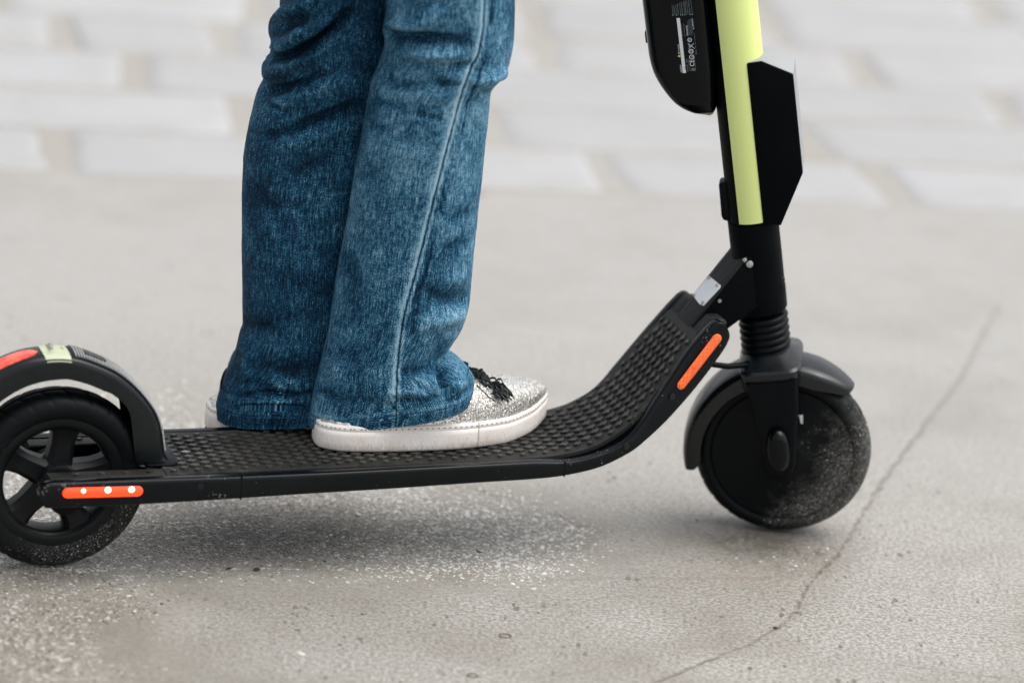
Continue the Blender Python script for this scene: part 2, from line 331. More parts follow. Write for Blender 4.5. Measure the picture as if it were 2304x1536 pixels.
# small round patch of smooth filler in the aggregate
pt = np.array(gnd(290, 1441)); fill = np.clip(1.4-np.hypot((P2[:, 0]-pt[0])/.026, (P2[:, 1]-pt[1])/.055), 0, 1); agg = agg*(1-.6*np.clip(fill*2, 0, 1))
Z = .0012*(vnoise(P2, 30, 2)-.5)*(np.abs(P2[:, 0]) < 1.3)*(1-np.clip(agg*3, 0, 1)) - .0012*np.exp(-(np.minimum(c1, c3)/.003)**2) - .0003*agg
nx, ny = len(xs), len(ts)
faces = [(j*nx+i, j*nx+i+1, (j+1)*nx+i+1, (j+1)*nx+i) for j in range(ny-1) for i in range(nx-1)]
m = Mt('pavement_concrete', (.3, .29, .27), .62, spec=.35); co = m.coord()
a1, a2, ck, ck2, shd, cshd = (m.attr(x) for x in ('agg', 'agg2', 'crack', 'crack2', 'shade_dirt', 'contact_shade'))
big = m.noise(co, 2.2, 5, .6); mid = m.noise(co, 14, 5, .65, .3); fine = m.noise(co, 230, 4, .7); gr = m.noise(co, 125, 4, .8); cobs = m.coord('Object', (1, .45, 1)); strk = m.noise(cobs, 60, 4, .6)
c = m.mix(m.map(big, .35, .65), (.236, .218, .188), (.306, .286, .250)); c = m.mix(m.map(mid, .35, .7, 0, .45), c, (.235, .217, .186)); c = m.mix(m.map(gr, .42, .62, 0, .80), c, (.15, .131, .103))
c = m.mix(m.map(fine, .44, .58, 0, .62), c, (.50, .49, .47))
spk = m.math('LESS_THAN', m.voro(co, 150), m.map(m.noise(co, 40, 3), .5, .68, 0, .20)); c = m.mix(m.math('MULTIPLY', spk, .7), c, (.56, .55, .53))
dsp = m.math('LESS_THAN', m.voro(cobs, 95), m.map(m.noise(co, 17, 3), .48, .66, 0, .30)); c = m.mix(m.math('MULTIPLY', dsp, .7), c, (.085, .072, .055))
aggc = m.mix(m.map(m.noise(co, 130, 3, .7), .35, .65), (.23, .212, .178), (.40, .38, .345)); c = m.mix(m.math('MULTIPLY', a1, .8), c, aggc)
c = m.mix(m.math('MULTIPLY', a2, .35), c, (.2, .175, .14)); c = m.mix(m.math('MULTIPLY', shd, .8, True), c, (.02, .019, .017)); c = m.mix(m.math('MULTIPLY', m.map(m.math('MULTIPLY', cshd, m.map(gr, .3, .7, .3, 1.5)), .1, .8), .75), c, (.045, .036, .026))
ckw = m.math('SUBTRACT', ck, m.math('MULTIPLY', fine, .0026)); c = m.mix(m.map(ckw, -.0002, .0022, .72, 0), c, (.085, .062, .042))
c = m.mix(m.map(m.math('SUBTRACT', ck2, m.math('MULTIPLY', gr, .004)), 0, .0035, .22, 0), c, (.13, .11, .09))
c = m.mix(m.math('MULTIPLY', m.attr('mott'), .85), c, (.165, .146, .116)); c = m.mix(m.math('MULTIPLY', m.attr('far'), .50), c, (.355, .348, .338))  # far: grazing sky brightness painted into the distant concrete's colour
m.col(c).rough(m.map(mid, .3, .7, .46, .64))
bh = m.math('ADD', m.math('MULTIPLY', gr, .8), m.math('MULTIPLY', fine, .6)); m.nrm(m.bump(bh, .22, .0010)); PAVE = m.m
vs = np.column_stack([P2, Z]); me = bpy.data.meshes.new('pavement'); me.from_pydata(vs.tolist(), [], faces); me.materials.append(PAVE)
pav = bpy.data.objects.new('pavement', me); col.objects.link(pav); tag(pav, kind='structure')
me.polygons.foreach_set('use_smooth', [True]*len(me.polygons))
for n_, v_ in (('agg', agg), ('agg2', agg2), ('crack', crk), ('crack2', crk2), ('shade_dirt', shade_dirt), ('contact_shade', contact_shade), ('mott', np.clip(.9*(vnoise(P2, 3.2, 51, 4)-.42)+.55*np.exp(-(((P2[:, 0]+.45)/.42)**2+((P2[:, 1]-3.72)/.28)**2))+1.1*(vnoise(P2, 11, 52, 4)-.5), 0, 1)), ('far', np.clip((P2[:, 1]-4.15+.25*(vnoise(P2, 5, 44)-.5))/.75, 0, 1))): attr(pav, n_, v_)

# exposed aggregate: thousands of small pale stones set in the binder
def pebbles():
    N = 190000; px = rng.uniform(-350, 1950, N); py = rng.uniform(850, 1560, N)
    g = np.array([gnd(a, b) for a, b in zip(px, py)]); gn = g + .022*(np.stack([vnoise(g, 18, 5), vnoise(g, 18, 6)], 1)-.5)
    i1 = inpoly(gn, agg_poly); i2 = inpoly(gn, agg2_poly); ed = segdist(gn, agg_poly+[agg_poly[0]])
    pr = np.where(i1, .12+.88*np.clip(ed/.10, 0, 1), np.where(ed < .03, .12*(1-ed/.03), 0)); pr = np.maximum(pr, i2*.010)
    pr *= np.clip(.55+1.0*vnoise(g, 16, 31, 3), 0, 1.3); pr *= np.where((px < 240) & (py > 1290), .5, 1); pr *= np.where(py < 1000, .7, 1)
    pr[np.hypot((g[:, 0]-pt[0])/.03, (g[:, 1]-pt[1])/.06) < 1] = 0
    # equal area density
    dens = ((g[:, 1]/4.0)**2)  # px uniform -> area per px grows with distance
    keep = rng.random(N) < pr*np.minimum(dens, 1.4)*1.0
    g = g[keep]; px_ = px[keep]; ctp = np.array(gnd(600, 1208)); n = len(g); V = []; Fc = []; C = []
    size = rng.lognormal(math.log(.00118), .48, n).clip(.0004, .0030)*np.where(g[:, 1] < 3.86, 1.15, 1)
    for k in range(n):
        m_ = random.choice((6, 7, 8)); a0 = rng.random()*6.28; el = rng.uniform(.5, 1); th = rng.random()*3.14
        b = len(V); s = size[k]; ct_, st_ = math.cos(th), math.sin(th); h = s*.28; tone = rng.normal(.25+.5*(px_[k] > 800), 1.05)-(1.15 if g[k, 1] < 3.95-.05*np.clip((px_[k]-300)/600, 0, 1) and px_[k] < 700 else 0)-3.2*math.exp(-(((g[k]-ctp)@su[:2])/.17)**2-(((g[k]-ctp)@sv[:2])/.085)**2)  # deck shade painted on stones with the dirt; right-hand stones lightened against it
        for ring, (rr, zz) in enumerate(((1, -.0007), (.96, .00005), (.6, .0002+h*.12))):
            for j in range(m_):
                q = a0+6.283*j/m_; r = s*rr*(1+.10*math.sin(2*q+k))
                x = r*math.cos(q); y = r*math.sin(q)*el; V.append((g[k, 0]+x*ct_-y*st_, g[k, 1]+x*st_+y*ct_, zz))
        for ring in range(2):
            for j in range(m_): Fc.append((b+ring*m_+j, b+ring*m_+(j+1) % m_, b+(ring+1)*m_+(j+1) % m_, b+(ring+1)*m_+j))
        Fc.append(tuple(b+2*m_+j for j in range(m_))); C += [tone]*(3*m_)
    me = bpy.data.meshes.new('exposed_aggregate'); me.from_pydata(V, [], Fc); o = bpy.data.objects.new('exposed_aggregate', me); col.objects.link(o)
    attr(o, 'tone', C)
    m = Mt('pale_stone', (.5, .48, .44), .45, spec=.5); t = m.map(m.attr('tone'), -3.4, 2)
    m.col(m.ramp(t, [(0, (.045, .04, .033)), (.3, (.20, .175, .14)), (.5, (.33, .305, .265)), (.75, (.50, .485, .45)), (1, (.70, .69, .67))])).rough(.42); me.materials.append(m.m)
    tag(o, 'small pale stones exposed in the worn patch of pavement under the scooter', 'gravel', kind='stuff'); return n
NPEB = pebbles()

# base ground far out, and bedding under the setts
m = Mt('ground_sand', (.26, .23, .19), .9, spec=.2); co = m.coord(); n1 = m.noise(co, 3, 4); n2 = m.noise(co, 60, 4)
m.col(m.mix(m.map(n2, .3, .7), m.mix(m.map(n1, .35, .65), (.295, .275, .242), (.34, .330, .310)), (.318, .304, .280))); SAND = m.m
o = mesh_ob('ground', [(-200, -200, -.03), (200, -200, -.03), (200, 300, -.03), (-200, 300, -.03)], [(0, 1, 2, 3)], SAND, None, False); tag(o, kind='structure')
# bedding (joint sand) a few mm below the sett tops
bx = lambda x, off: (x, yb(x)+off)
o = mesh_ob('joint_sand', [(*bx(-60, 0), -.004), (*bx(60, 0), -.004), (*bx(60, 4.6), -.004), (*bx(-60, 4.6), -.004)], [(0, 1, 2, 3)], SAND, None, False); tag(o, kind='structure')
# granite setts, course by course
m = Mt('granite_sett', (.5, .5, .5), .5, spec=.5); co = m.coord(); oi = m.node('ShaderNodeObjectInfo').outputs['Random']; g = m.node('ShaderNodeNewGeometry').outputs['Position']
n1 = m.noise(g, 7, 4, .6); n2 = m.noise(g, 120, 4, .7)
c = m.mix(oi, (.345, .343, .342), (.382, .382, .384)); c = m.mix(m.map(n1, .40, .70, 0, .55), c, (.31, .302, .288)); c = m.mix(m.map(n2, .45, .7, 0, .3), c, (.30, .29, .28))
m.col(c).rough(m.map(n1, .3, .7, .42, .58)).nrm(m.bump(n2, .4, .002)); SETT = m.m
paving = empty('sett_paving'); tag(paving, kind='structure')
ang = math.atan(.175); eu = np.array([math.cos(ang), math.sin(ang)]); ev = np.array([-math.sin(ang), math.cos(ang)]); base = np.array([-.734, 5.385])
def sett(x0, x1, r0, r1):
    c = [(x0, r0), (x1, r0), (x1, r1), (x0, r1)]; sk = rng.uniform(-.012, .012, 2); c = [(x0+sk[0]+rng.normal(0, .003), r0+rng.normal(0, .004)), (x1+sk[1]+rng.normal(0, .003), r0+rng.normal(0, .004)), (x1-sk[1], r1+rng.normal(0, .004)), (x0-sk[0], r1+rng.normal(0, .004))]
    top = []; n = 5
    for i in range(4):
        a = np.array(c[i]); b = np.array(c[(i+1) % 4])
        for k in range(n): top.append(a+(b-a)*k/n+rng.normal(0, .0022, 2)*(k > 0))
    cen = np.mean(top, 0); z0 = rng.uniform(-.001, .0015); V = []
    for f, z in ((1, -.02), (1.0, z0-.006), (.955, z0+.0000), (.84, z0+.0015)):
        for p in top:
            q = cen+(p-cen)*f; w_ = base+eu*q[0]+ev*q[1]; V.append((w_[0], w_[1], z))
    k = len(top); Fc = [(r*k+j, r*k+(j+1) % k, (r+1)*k+(j+1) % k, (r+1)*k+j) for r in range(3) for j in range(k)]+[tuple(3*k+j for j in range(k))]
    mesh_ob('sett', V, Fc, SETT, paving, True, 50)
def sx(px, py): d = np.array(gnd(px, py))-base; return float(d@eu), float(d@ev)
fixed = {0: [sx(130, 330)[0], sx(1395, 390)[0]-.02, sx(1925, 330)[0]], 1: [sx(545, 250)[0], sx(-150, 250)[0]], 2: [sx(290, 110)[0], sx(2135, 115)[0]], 3: [sx(125, 15)[0], sx(490, 30)[0], sx(1835, 30)[0]]}
r = .012; CH = .222
for row in range(14):
    h = CH*(1 if row < 5 else rng.uniform(.9, 1.1)); jt = .026 if row < 4 else .02
    fx = sorted(fixed.get(row, []));
    edges = list(fx) if fx else [rng.uniform(-.2, .2)]
    # fill between fixed joints, then outwards
    out = [edges[0]]
    for e in edges[1:]:
        gap = e-out[-1]; k = max(1, round(gap/.46)); st_ = out[-1]
        for q in range(1, k): out.append(st_+gap*q/k+rng.uniform(-.03, .03))
        out.append(e)
    while out[-1] < 3.4: out.append(out[-1]+rng.uniform(.34, .50))
    while out[0] > -2.4: out.insert(0, out[0]-rng.uniform(.34, .50))
    for a, b in zip(out[:-1], out[1:]): 
        jv = .030 + .018*rng.random(); sett(a+jv*.5, b-jv*.5, r+jt*.4, r+h-jt*.4)
    r += h

# bits lying on the pavement
def clump(name, px, py, s, mat, label, cat, group=None, flat=.35):
    x, y = gnd(px, py); V = []; Fc = []
    for r_, z in ((1, 0), (.95, .5), (.5, 1)):
        for j in range(8): q = j*math.pi/4; rr = s*r_*(1+.35*math.sin(q*2+px)+.2*math.cos(q*3)); V.append((x+rr*math.cos(q), y+rr*math.sin(q)*.8, z*s*flat-.0004))
    Fc = [(k*8+j, k*8+(j+1) % 8, k*8+8+(j+1) % 8, k*8+8+j) for k in range(2) for j in range(8)]+[tuple(16+j for j in range(8))]
    return tag(mesh_ob(name, V, Fc, mat, None, True), label, cat, group)
DIRT = Mt('dirt_crumb', (.035, .027, .02), .9).m; PEB = Mt('pebble_stone', (.62, .57, .48), .6).m; FLK = Mt('orange_flake', (.55, .16, .05), .7).m
clump('dirt_crumb', 577, 1281, .0052, DIRT, 'darkest dirt crumb lying below the deck shadow on the pavement', 'dirt crumb', 'dirt crumbs on the pavement')
clump('dirt_crumb', 515, 1278, .0034, DIRT, 'small dirt crumb just left of the darkest crumb under the deck', 'dirt crumb', 'dirt crumbs on the pavement')
clump('dirt_crumb', 1078, 1240, .0045, DIRT, 'dirt crumb among pale stones below the silver shoe', 'dirt crumb', 'dirt crumbs on the pavement', .15)
clump('dirt_crumb', 815, 1381, .0035, DIRT, 'flat dark crumb on smooth concrete near the lower centre', 'dirt crumb', 'dirt crumbs on the pavement', .15)
clump('dirt_crumb', 668, 1416, .0030, DIRT, 'flat dark crumb on smooth concrete just above the beige pebble', 'dirt crumb', 'dirt crumbs on the pavement', .15)
clump('dirt_crumb', 1745, 1411, .0035, DIRT, 'dark crumb wedged at the lower bend of the crack', 'dirt crumb', 'dirt crumbs on the pavement', .2)
clump('pebble', 675, 1470, .0042, PEB, 'single beige pebble on the smooth concrete in the foreground', 'pebble', None, .5)
clump('plastic_flake', 1668, 1296, .0022, FLK, 'tiny orange flake on the pavement below the front wheel', 'flake', None, .3)
# little ring shaped marks pressed into the concrete
RING = Mt('ring_rust', (.12, .10, .08), .7).m
for (px, py, s, lb) in ((1137, 1430, .0075, 'small dark metal ring embedded in the foreground concrete'), (1063, 1519, .0065, 'small dark metal ring embedded at the bottom edge of the view')):
    x, y = gnd(px, py); V = []; n = 20
    for rr, z in ((1, .0002), (.9, .0009), (.68, .0009), (.6, .0002)):
        for j in range(n): q = 6.283*j/n; V.append((x+s*rr*math.cos(q), y+s*rr*math.sin(q)*.9, z))
    tag(mesh_ob('metal_ring', V, [(k*n+j, k*n+(j+1) % n, k*n+n+(j+1) % n, k*n+n+j) for k in range(3) for j in range(n)], RING), lb, 'metal ring', 'metal rings in the concrete')

# ================================================================ SCOOTER
S = empty('electric_scooter'); S.location = (OX, OY, 0); S.rotation_euler = (0, 0, PSI)
tag(S, 'black electric kick scooter with lime green stem cover and orange side reflectors', 'scooter')

# deck top curve; the deck narrows towards the neck
TOP = catmull([(-.03, .1195), (.10, .1195), (.25, .1200), (.40, .1205), (.50, .1218), (.545, .1245), (.578, .1310), (.601, .1408), (.622, .1540), (.643, .1750), (.661, .1995), (.680, .2275), (.7055, .2595)], 160)
wf = lambda u: float(np.interp(u, [.585, .625, .66, .705, .73], [1, .95, .86, .73, .71]))
al = np.concatenate([[0], np.cumsum(np.hypot(*np.diff(TOP, axis=0).T))]); ALEN = al[-1]
def top_at(s):
    x = np.interp(s, al, TOP[:, 0]); z = np.interp(s, al, TOP[:, 1]); e = .004
    dx = np.interp(s+e, al, TOP[:, 0])-np.interp(s-e, al, TOP[:, 0]); dz = np.interp(s+e, al, TOP[:, 1])-np.interp(s-e, al, TOP[:, 1]); L = math.hypot(dx, dz)
    return np.array([x, z]), np.array([dx/L, dz/L]), np.array([-dz/L, dx/L])
s_of_u = lambda u: float(np.interp(u, TOP[:, 0], al))
# rails: paired top / bottom stations
RT = [(-.036, .110), (-.033, .1165), (-.026, .121), (0, .1212), (.07, .1210), (.16, .1203), (.26, .1205), (.34, .1212), (.45, .1225), (.51, .1232)]
RB = [(-.036, .104), (-.033, .0975), (-.026, .0925), (0, .0922), (.074, .0925), (.16, .0940), (.26, .0965), (.339, .0980), (.452, .1010), (.515, .1025)]
def railpt(px, py, w0):
    v = -w0
    for _ in range(12): u, z = at(px, py, v); v = v*.5-.5*w0*wf(u)
    return u, z
for tp_, bt_ in (((1273, 1031), (1280, 1068)), ((1330, 1019), (1351, 1050)), ((1375, 1001), (1415, 1018)), ((1410, 979), (1455, 985)), ((1438, 948), (1487, 955)), ((1464, 910), (1517, 923)), ((1502, 853), (1562, 870)), ((1540, 797), (1606, 816)), ((1574, 752), (1630, 782)), ((1587, 737), (1637, 769)), ((1599, 725), (1641, 758)), ((1610, 719), (1640, 747)), ((1619, 720), (1636, 738))):
    RT.append(railpt(*tp_, .066)); RB.append(railpt(*bt_, .0740))
def rail(sgn, v0, v1):
    T = catmull(RT, 190); B = catmull(RB, 190); R = []
    for t, b in zip(T, B):
        c = (t+b)/2; h = (t-b)/2; ring = []; k = wf(c[0])
        for q in np.linspace(0, 2*math.pi, 28, endpoint=False):
            cx, sx_ = math.cos(q), math.sin(q); e = .45
            x = math.copysign(abs(cx)**e, cx); y = math.copysign(abs(sx_)**e, sx_)
            p = c+h*y; ring.append((p[0], sgn*((v0+v1)/2*k+(v1-v0)/2*x), p[1]))
        R.append(ring)
    return R
for sgn in (-1, 1):
    o = loft('side_rail', rail(sgn, .0615, .0765), BLACK_DUSTY, S)
# dark grooves where the rail is split, and flush bolts (near side and far side)
for sgn in (-1, 1):
    for uu in (at(545, 1068, -.076)[0], at(1273, 1031, -.076)[0]):
        t = np.interp(uu, [p[0] for p in RT[4:12]], [p[1] for p in RT[4:12]]); b = np.interp(uu, [p[0] for p in RB[4:12]], [p[1] for p in RB[4:12]])
        prism('rail_joint', [(uu-.0006, b-.0003), (uu+.0006, b-.0003), (uu+.0006, t+.0003), (uu-.0006, t+.0003)], sgn*.066, sgn*.0769, loc, GLOSS, S)
    for px, py in ((450, 1095), (1408, 1004), (1511, 891)):
        a, b = railpt(px, py, .0765); cyl('rail_bolt', (a, sgn*(.0153/2+.069*wf(a)-.0012), b), (.2*(a > .6), sgn, 0), .0038, .0018, FENDERM, S, 20, .0006)
# deck body below the mat
ss = np.linspace(s_of_u(.101), ALEN-.012, 60); R = []
for s in ss:
    p, t, n_ = top_at(s); th = .020 if p[0] < .6 else .017; R.append([(*(lambda q: (q[0], v*wf(p[0]), q[1]))(p-n_*d),) for v, d in ((-.0618, .004), (.0618, .004), (.0618, th), (.056, th+.004), (-.056, th+.004), (-.0618, th))])
loft('deck_body', R, MATTE, S, True, 30)
for sgn in (-1, 1):
    v0, v1 = sorted((sgn*.040, sgn*.0615)); prism('deck_arm', [(-.026, .098), (.112, .097), (.112, .1165), (-.026, .1165)], v0, v1, loc, MATTE, S, .002)
    # axle bracket
    cyl('axle_bracket', (-.004, sgn*.030, .098), (0, sgn, 0), .019, .034, BLACK, S, 36, .003)
    cyl('axle_nut', (-.004, sgn*.064, .098), (0, sgn, 0), .0075, .0075, BLACK, S, 6, .001)
# grip mat: main sheet with rounded top corners and two arms beside the rear wheel
def mat_half(s): 
    d = ALEN-.006-s
    w_ = .0608*wf(np.interp(s, al, TOP[:, 0])); return w_ if d > .006 else w_-.006+math.sqrt(max(0, .006**2-(.006-d)**2))
def mat_rows(s0, s1, va, vb, n):
    R = []
    for s in np.linspace(s0, s1, n):
        p, t, nn = top_at(s); a = va(s); b = vb(s)
        ring = []
        for f in np.linspace(0, 1, 9): q = p+nn*.0; ring.append((q[0], a+(b-a)*f, q[1]))
        for f in np.linspace(1, 0, 9): q = p-nn*.0042; ring.append((q[0], a+(b-a)*f, q[1]))
        R.append(ring)
    return R
s_slot = s_of_u(.104)
loft('grip_mat', [], MATM, S) if False else None
gm = loft('grip_mat', mat_rows(s_slot, ALEN-.006, lambda s: -mat_half(s), mat_half, 110), MATM, S, True, 40)
for sgn in (-1, 1):
    v0, v1 = sorted((sgn*.040, sgn*.060)); prism('mat_arm', [(-.022, .1166), (.1036, .1166), (.1036, .1196), (-.022, .1196)], v0, v1, loc, MATM, gm, .001)
# studs
def stud_mesh(sx_, sy_, name='stud'):
    V = [(-.0063*sx_, 0, 0), (0, -.0037*sy_, 0), (.0063*sx_, 0, 0), (0, .0037*sy_, 0)]; h = .0026
    V += [(-.0062*sx_, 0, h*.85), (0, -.0036*sy_, h*.85), (.0062*sx_, 0, h*.85), (0, .0036*sy_, h*.85), (-.0057*sx_, 0, h), (0, -.0033*sy_, h), (.0057*sx_, 0, h), (0, .0033*sy_, h)]
    F_ = [(k*4+j, k*4+(j+1) % 4, k*4+4+(j+1) % 4, k*4+4+j) for k in range(2) for j in range(4)]+[(8, 9, 10, 11)]
    return V, F_
lat = []
PU, PV = .0262, .00645
for i in range(-9, 10):
    for j in range(0, 60):
        s = .012 + j*PU + (PU/2 if i % 2 else 0); v = i*PV
        if s > ALEN-.014: continue
        u = np.interp(s, al, TOP[:, 0])
        if abs(v) > .054*wf(u)+(.001 if u > .6 else 0): continue
        if u < .122 and abs(v) < .0465: continue
        if u < -.012: continue
        sc_ = 1.0
        if abs(v) > .045*wf(u): sc_ = .8 if abs(v) < .049*wf(u) else .62
        if ALEN-.014-s < .02: sc_ = min(sc_, .8)
        lat.append((v, s, sc_))
lat.sort(key=lambda t: t[0])
meshes = {}
for k_ in (1.0, .8, .62):
    for wet in (0, 1):
        V, F_ = stud_mesh(k_, k_); me = bpy.data.meshes.new('stud'); me.from_pydata(V, [], F_); me.materials.append(STUDW if wet else STUDM); meshes[(k_, wet)] = me
wet_px = [(380, 1027), (412, 1022), (440, 990), (1412, 800), (1427, 803), (1406, 820), (1413, 830), (1402, 852)]
rest_V, rest_F = [], []
for idx, (v, s, k_) in enumerate(lat):
    p, t, n_ = top_at(s); X = np.array([p[0]-n_[0]*.0001, v, p[1]-n_[1]*.0001])
    W = O+su*X[0]+sv*X[1]+np.array([0, 0, X[2]]); pp = proj(W); wet = int(any(math.hypot(pp[0]-a, pp[1]-b) < 11 for a, b in wet_px))
    if idx < 300:
        o = bpy.data.objects.new('stud', meshes[(k_, wet)]); col.objects.link(o); o.parent = gm
        o.matrix_local = Matrix(((t[0], 0, n_[0], X[0]), (0, 1, 0, X[1]), (t[1], 0, n_[1], X[2]), (0, 0, 0, 1)))
    else:
        V, F_ = stud_mesh(k_, k_); b = len(rest_V)
        rest_V += [X+np.array([t[0]*a+n_[0]*c, bb, t[1]*a+n_[1]*c]) for a, bb, c in V]; rest_F += [tuple(b+q for q in f) for f in F_]
if rest_V: tag(mesh_ob('stud_field', rest_V, rest_F, STUDM, gm, False), kind='stuff')

# capsule plates for lamps and reflectors, raised from the rail side
def capsule(name, p0, p1, r, v, thick, mat, parent, n=14, dome=.0012, vf=None):
    p0 = np.array(p0); p1 = np.array(p1); d = (p1-p0)/np.linalg.norm(p1-p0); nn = np.array([-d[1], d[0]]); a0 = math.atan2(nn[1], nn[0]); out = []
    for c, st_ in ((p0, a0), (p1, a0+math.pi)):
        for k in range(n+1): q = st_+math.pi*k/n; out.append((c, q))
    sg = -1 if v < 0 else 1
    R = []
    for f, vv in ((1, 0), (1, thick*.6), (.9, thick*.9), (.6, thick+dome*.6), (.15, thick+dome)):
        R.append([(c[0]+math.cos(q)*r*f, (v if vf is None else sg*vf(c[0]+math.cos(q)*r*f))+sg*vv, c[1]+math.sin(q)*r*f) for c, q in out])
    return loft(name, R, mat, parent, True, 45)
for sgn in (-1, 1):
    vv = sgn*.0758
    a, b = railpt(1533, 864, .0765), railpt(1611, 761, .0765); capsule('side_reflector', a, b, .0058, vv, .0012, REFL, S, vf=lambda u: .069*wf(u)+.0070)
    a, b = at(153, 1109, -.077), at(310, 1105, -.077); tl = capsule('side_lamp', a, b, .0058, vv, .0012, LENS, S)
    for px, py, r_ in ((188, 1104, .0025), (243, 1102, .0034), (296, 1101, .0034)):
        c = at(px, py, -.078); o = cyl('led', (c[0], sgn*.0772, c[1]), (0, sgn, 0), r_, .0012, LED, tl, 18, .0006)

# neck: inclined beam from deck to head tube
nt0 = at(1667, 592, -.021); nt1 = at(1567, 717, -.021); d = np.array(nt0)-np.array(nt1); d /= np.linalg.norm(d); nn = np.array([-d[1], d[0]])
q0 = np.array(nt0)+d*.012; q1 = np.array(nt1)-d*.012
neck = prism('neck', [tuple(q0), tuple(q1), tuple(q1-nn*.026), tuple(q0-nn*.058+d*.005)], -.021, .021, loc, NECKM, S, .0015)
for sgn in (-1, 1):
    v0, v1 = sorted((sgn*.0215, sgn*.024)); prism('neck_side_plate', [tuple(q0-nn*.0025), tuple(q1-nn*.0025-d*.001), tuple(q1-nn*.030), tuple(q0-nn*.060-d*.004)], v0, v1, loc, MATTE, S, .0008)
for sgn in (-1, 1):
    v0, v1 = sorted((sgn*.0125, sgn*.0138)); prism('neck_groove', [tuple(q0+nn*.0002), tuple(q1+nn*.0002+d*.010), tuple(q1-nn*.002+d*.010), tuple(q0-nn*.002)], v0, v1, loc, GLOSS, S)
# shoulder block between neck, mat and rails
pe, te, ne = top_at(ALEN)
for sgn in (-1, 1):
    v0, v1 = sorted((sgn*.022, sgn*.0455)); b0 = pe-te*.012-ne*.0005; b1 = pe+te*.016-ne*.001; b2 = pe+te*.024-ne*.012
    prism('deck_shoulder', [tuple(b0), tuple(b1), tuple(b2), tuple(b2-ne*.008), tuple(b0-ne*.020)], v0, v1, loc, NECKM, S, .004, 4)
# name plate: plain white with four rivets
def nplane(px, py):
    """point on neck top plane (u,v,z) seen at the pixel"""
    o = M@(Cc-O); dr = M@ray(px, py); p0 = np.array([q0[0], 0, q0[1]]); nr = np.array([nn[0], 0, nn[1]]); t = ((p0-o)@nr)/(dr@nr); return o+dr*t
cs = [nplane(*p) for p in ((1596, 621), (1622, 642), (1621, 648), (1584, 688), (1575, 685), (1562, 668), (1563, 661))]
nv = np.array([nn[0], 0, nn[1]]); V = [c+nv*.0002 for c in cs]+[c+nv*.0010 for c in cs]; k = len(cs)
pl = mesh_ob('name_plate', V, [tuple(range(k))[::-1], tuple(range(k, 2*k))]+[(j, (j+1) % k, k+(j+1) % k, k+j) for j in range(k)], PLATE, S, False)
for px, py in ((1597, 626), (1615, 643), (1564, 666), (1583, 682)):
    c = nplane(px, py); cyl('rivet', c+nv*.0008, nv, .0021, .0016, STEEL, pl, 14, .0008)
c = at(1619, 677, -.0245); cyl('screw', (c[0], -.0238, c[1]), (0, -1, 0), .0023, .0014, STEEL, S, 14, .0005)
c = at(1690, 598, -.026); cyl('pivot_bolt', (c[0], -.020, c[1]), (-.3, -1, .3), .0042, .006, STEEL, S, 12, .001)
c = at(1681, 590, -.026); cyl('pivot_bolt', (c[0], -.018, c[1]), (-.3, -1, .3), .0026, .005, STEEL, S, 12, .0008)

# ---- head tube, stem (steered frame)
def hring(a, rf, rs, f0=0, s0=0, n=48, e=1.0):
    out = []
    for q in np.linspace(0, 2*math.pi, n, endpoint=False):
        c_, s_ = math.cos(q), math.sin(q); out.append(hd(f0+rf*math.copysign(abs(c_)**e, c_), s0+rs*math.copysign(abs(s_)**e, s_), a))
    return out
ST = .68
loft('stem_tube', [hring(a, r, r) for a, r in ((.110, .0262), (.112, .0268), (ST, .0268))], MATTE, S, True, 40)
loft('head_tube', [hring(a, r, r) for a, r in ((.004, .0268), (.006, .0282), (.030, .0285), (.034, .0280), (.066, .0282), (.1115, .0282), (.113, .0276))], MATTE, S, True, 35)
# bellows
R = []
for k in range(6):
    a = -.001-.0083*k; R += [hring(a, .0252, .0252), hring(a-.0012, .0268, .0268), hring(a-.0036, .0283, .0283), hring(a-.0062, .0272, .0272), hring(a-.0078, .0252, .0252)]
loft('fork_boot', R, BLACK, S)
# lime shell
def shell(name, a_lo, a_hi, q0_, q1_, r, th, mat, n=40):
    vs = []; na = 12; A_ = np.linspace(a_lo, a_hi, na); Q = np.radians(np.linspace(q0_, q1_, n)); fs = []
    for rr in (r, r-th):
        for a in A_:
            for q in Q: vs.append(hd(rr*math.cos(q), rr*math.sin(q), a))
    N = na*n
    for i in range(na-1):
        for j in range(n-1):
            fs.append((i*n+j, i*n+j+1, (i+1)*n+j+1, (i+1)*n+j)); fs.append((N+i*n+j, N+(i+1)*n+j, N+(i+1)*n+j+1, N+i*n+j+1))
    for i in range(na-1):
        for j in (0, n-1): fs.append((i*n+j, (i+1)*n+j, N+(i+1)*n+j, N+i*n+j))
    for j in range(n-1):
        for i in (0, na-1): fs.append((i*n+j, i*n+j+1, N+i*n+j+1, N+i*n+j))
    return mesh_ob(name, vs, fs, mat, S, True, 50)
shell('stem_cover', .1165, ST, -116, 116, .0300, .0028, LIME)
# electronics box on the front of the stem
bp = [hat(x, y, -.028) for x, y in ((1680, 144), (1713, 139), (1784, 168), (1806, 391), (1757, 508), (1717, 504))]
hb = lambda a, s, b: hd(a, s, b)
box = prism('control_box', bp, -.028, .024, hb, MATTE, S, .0012, 2)
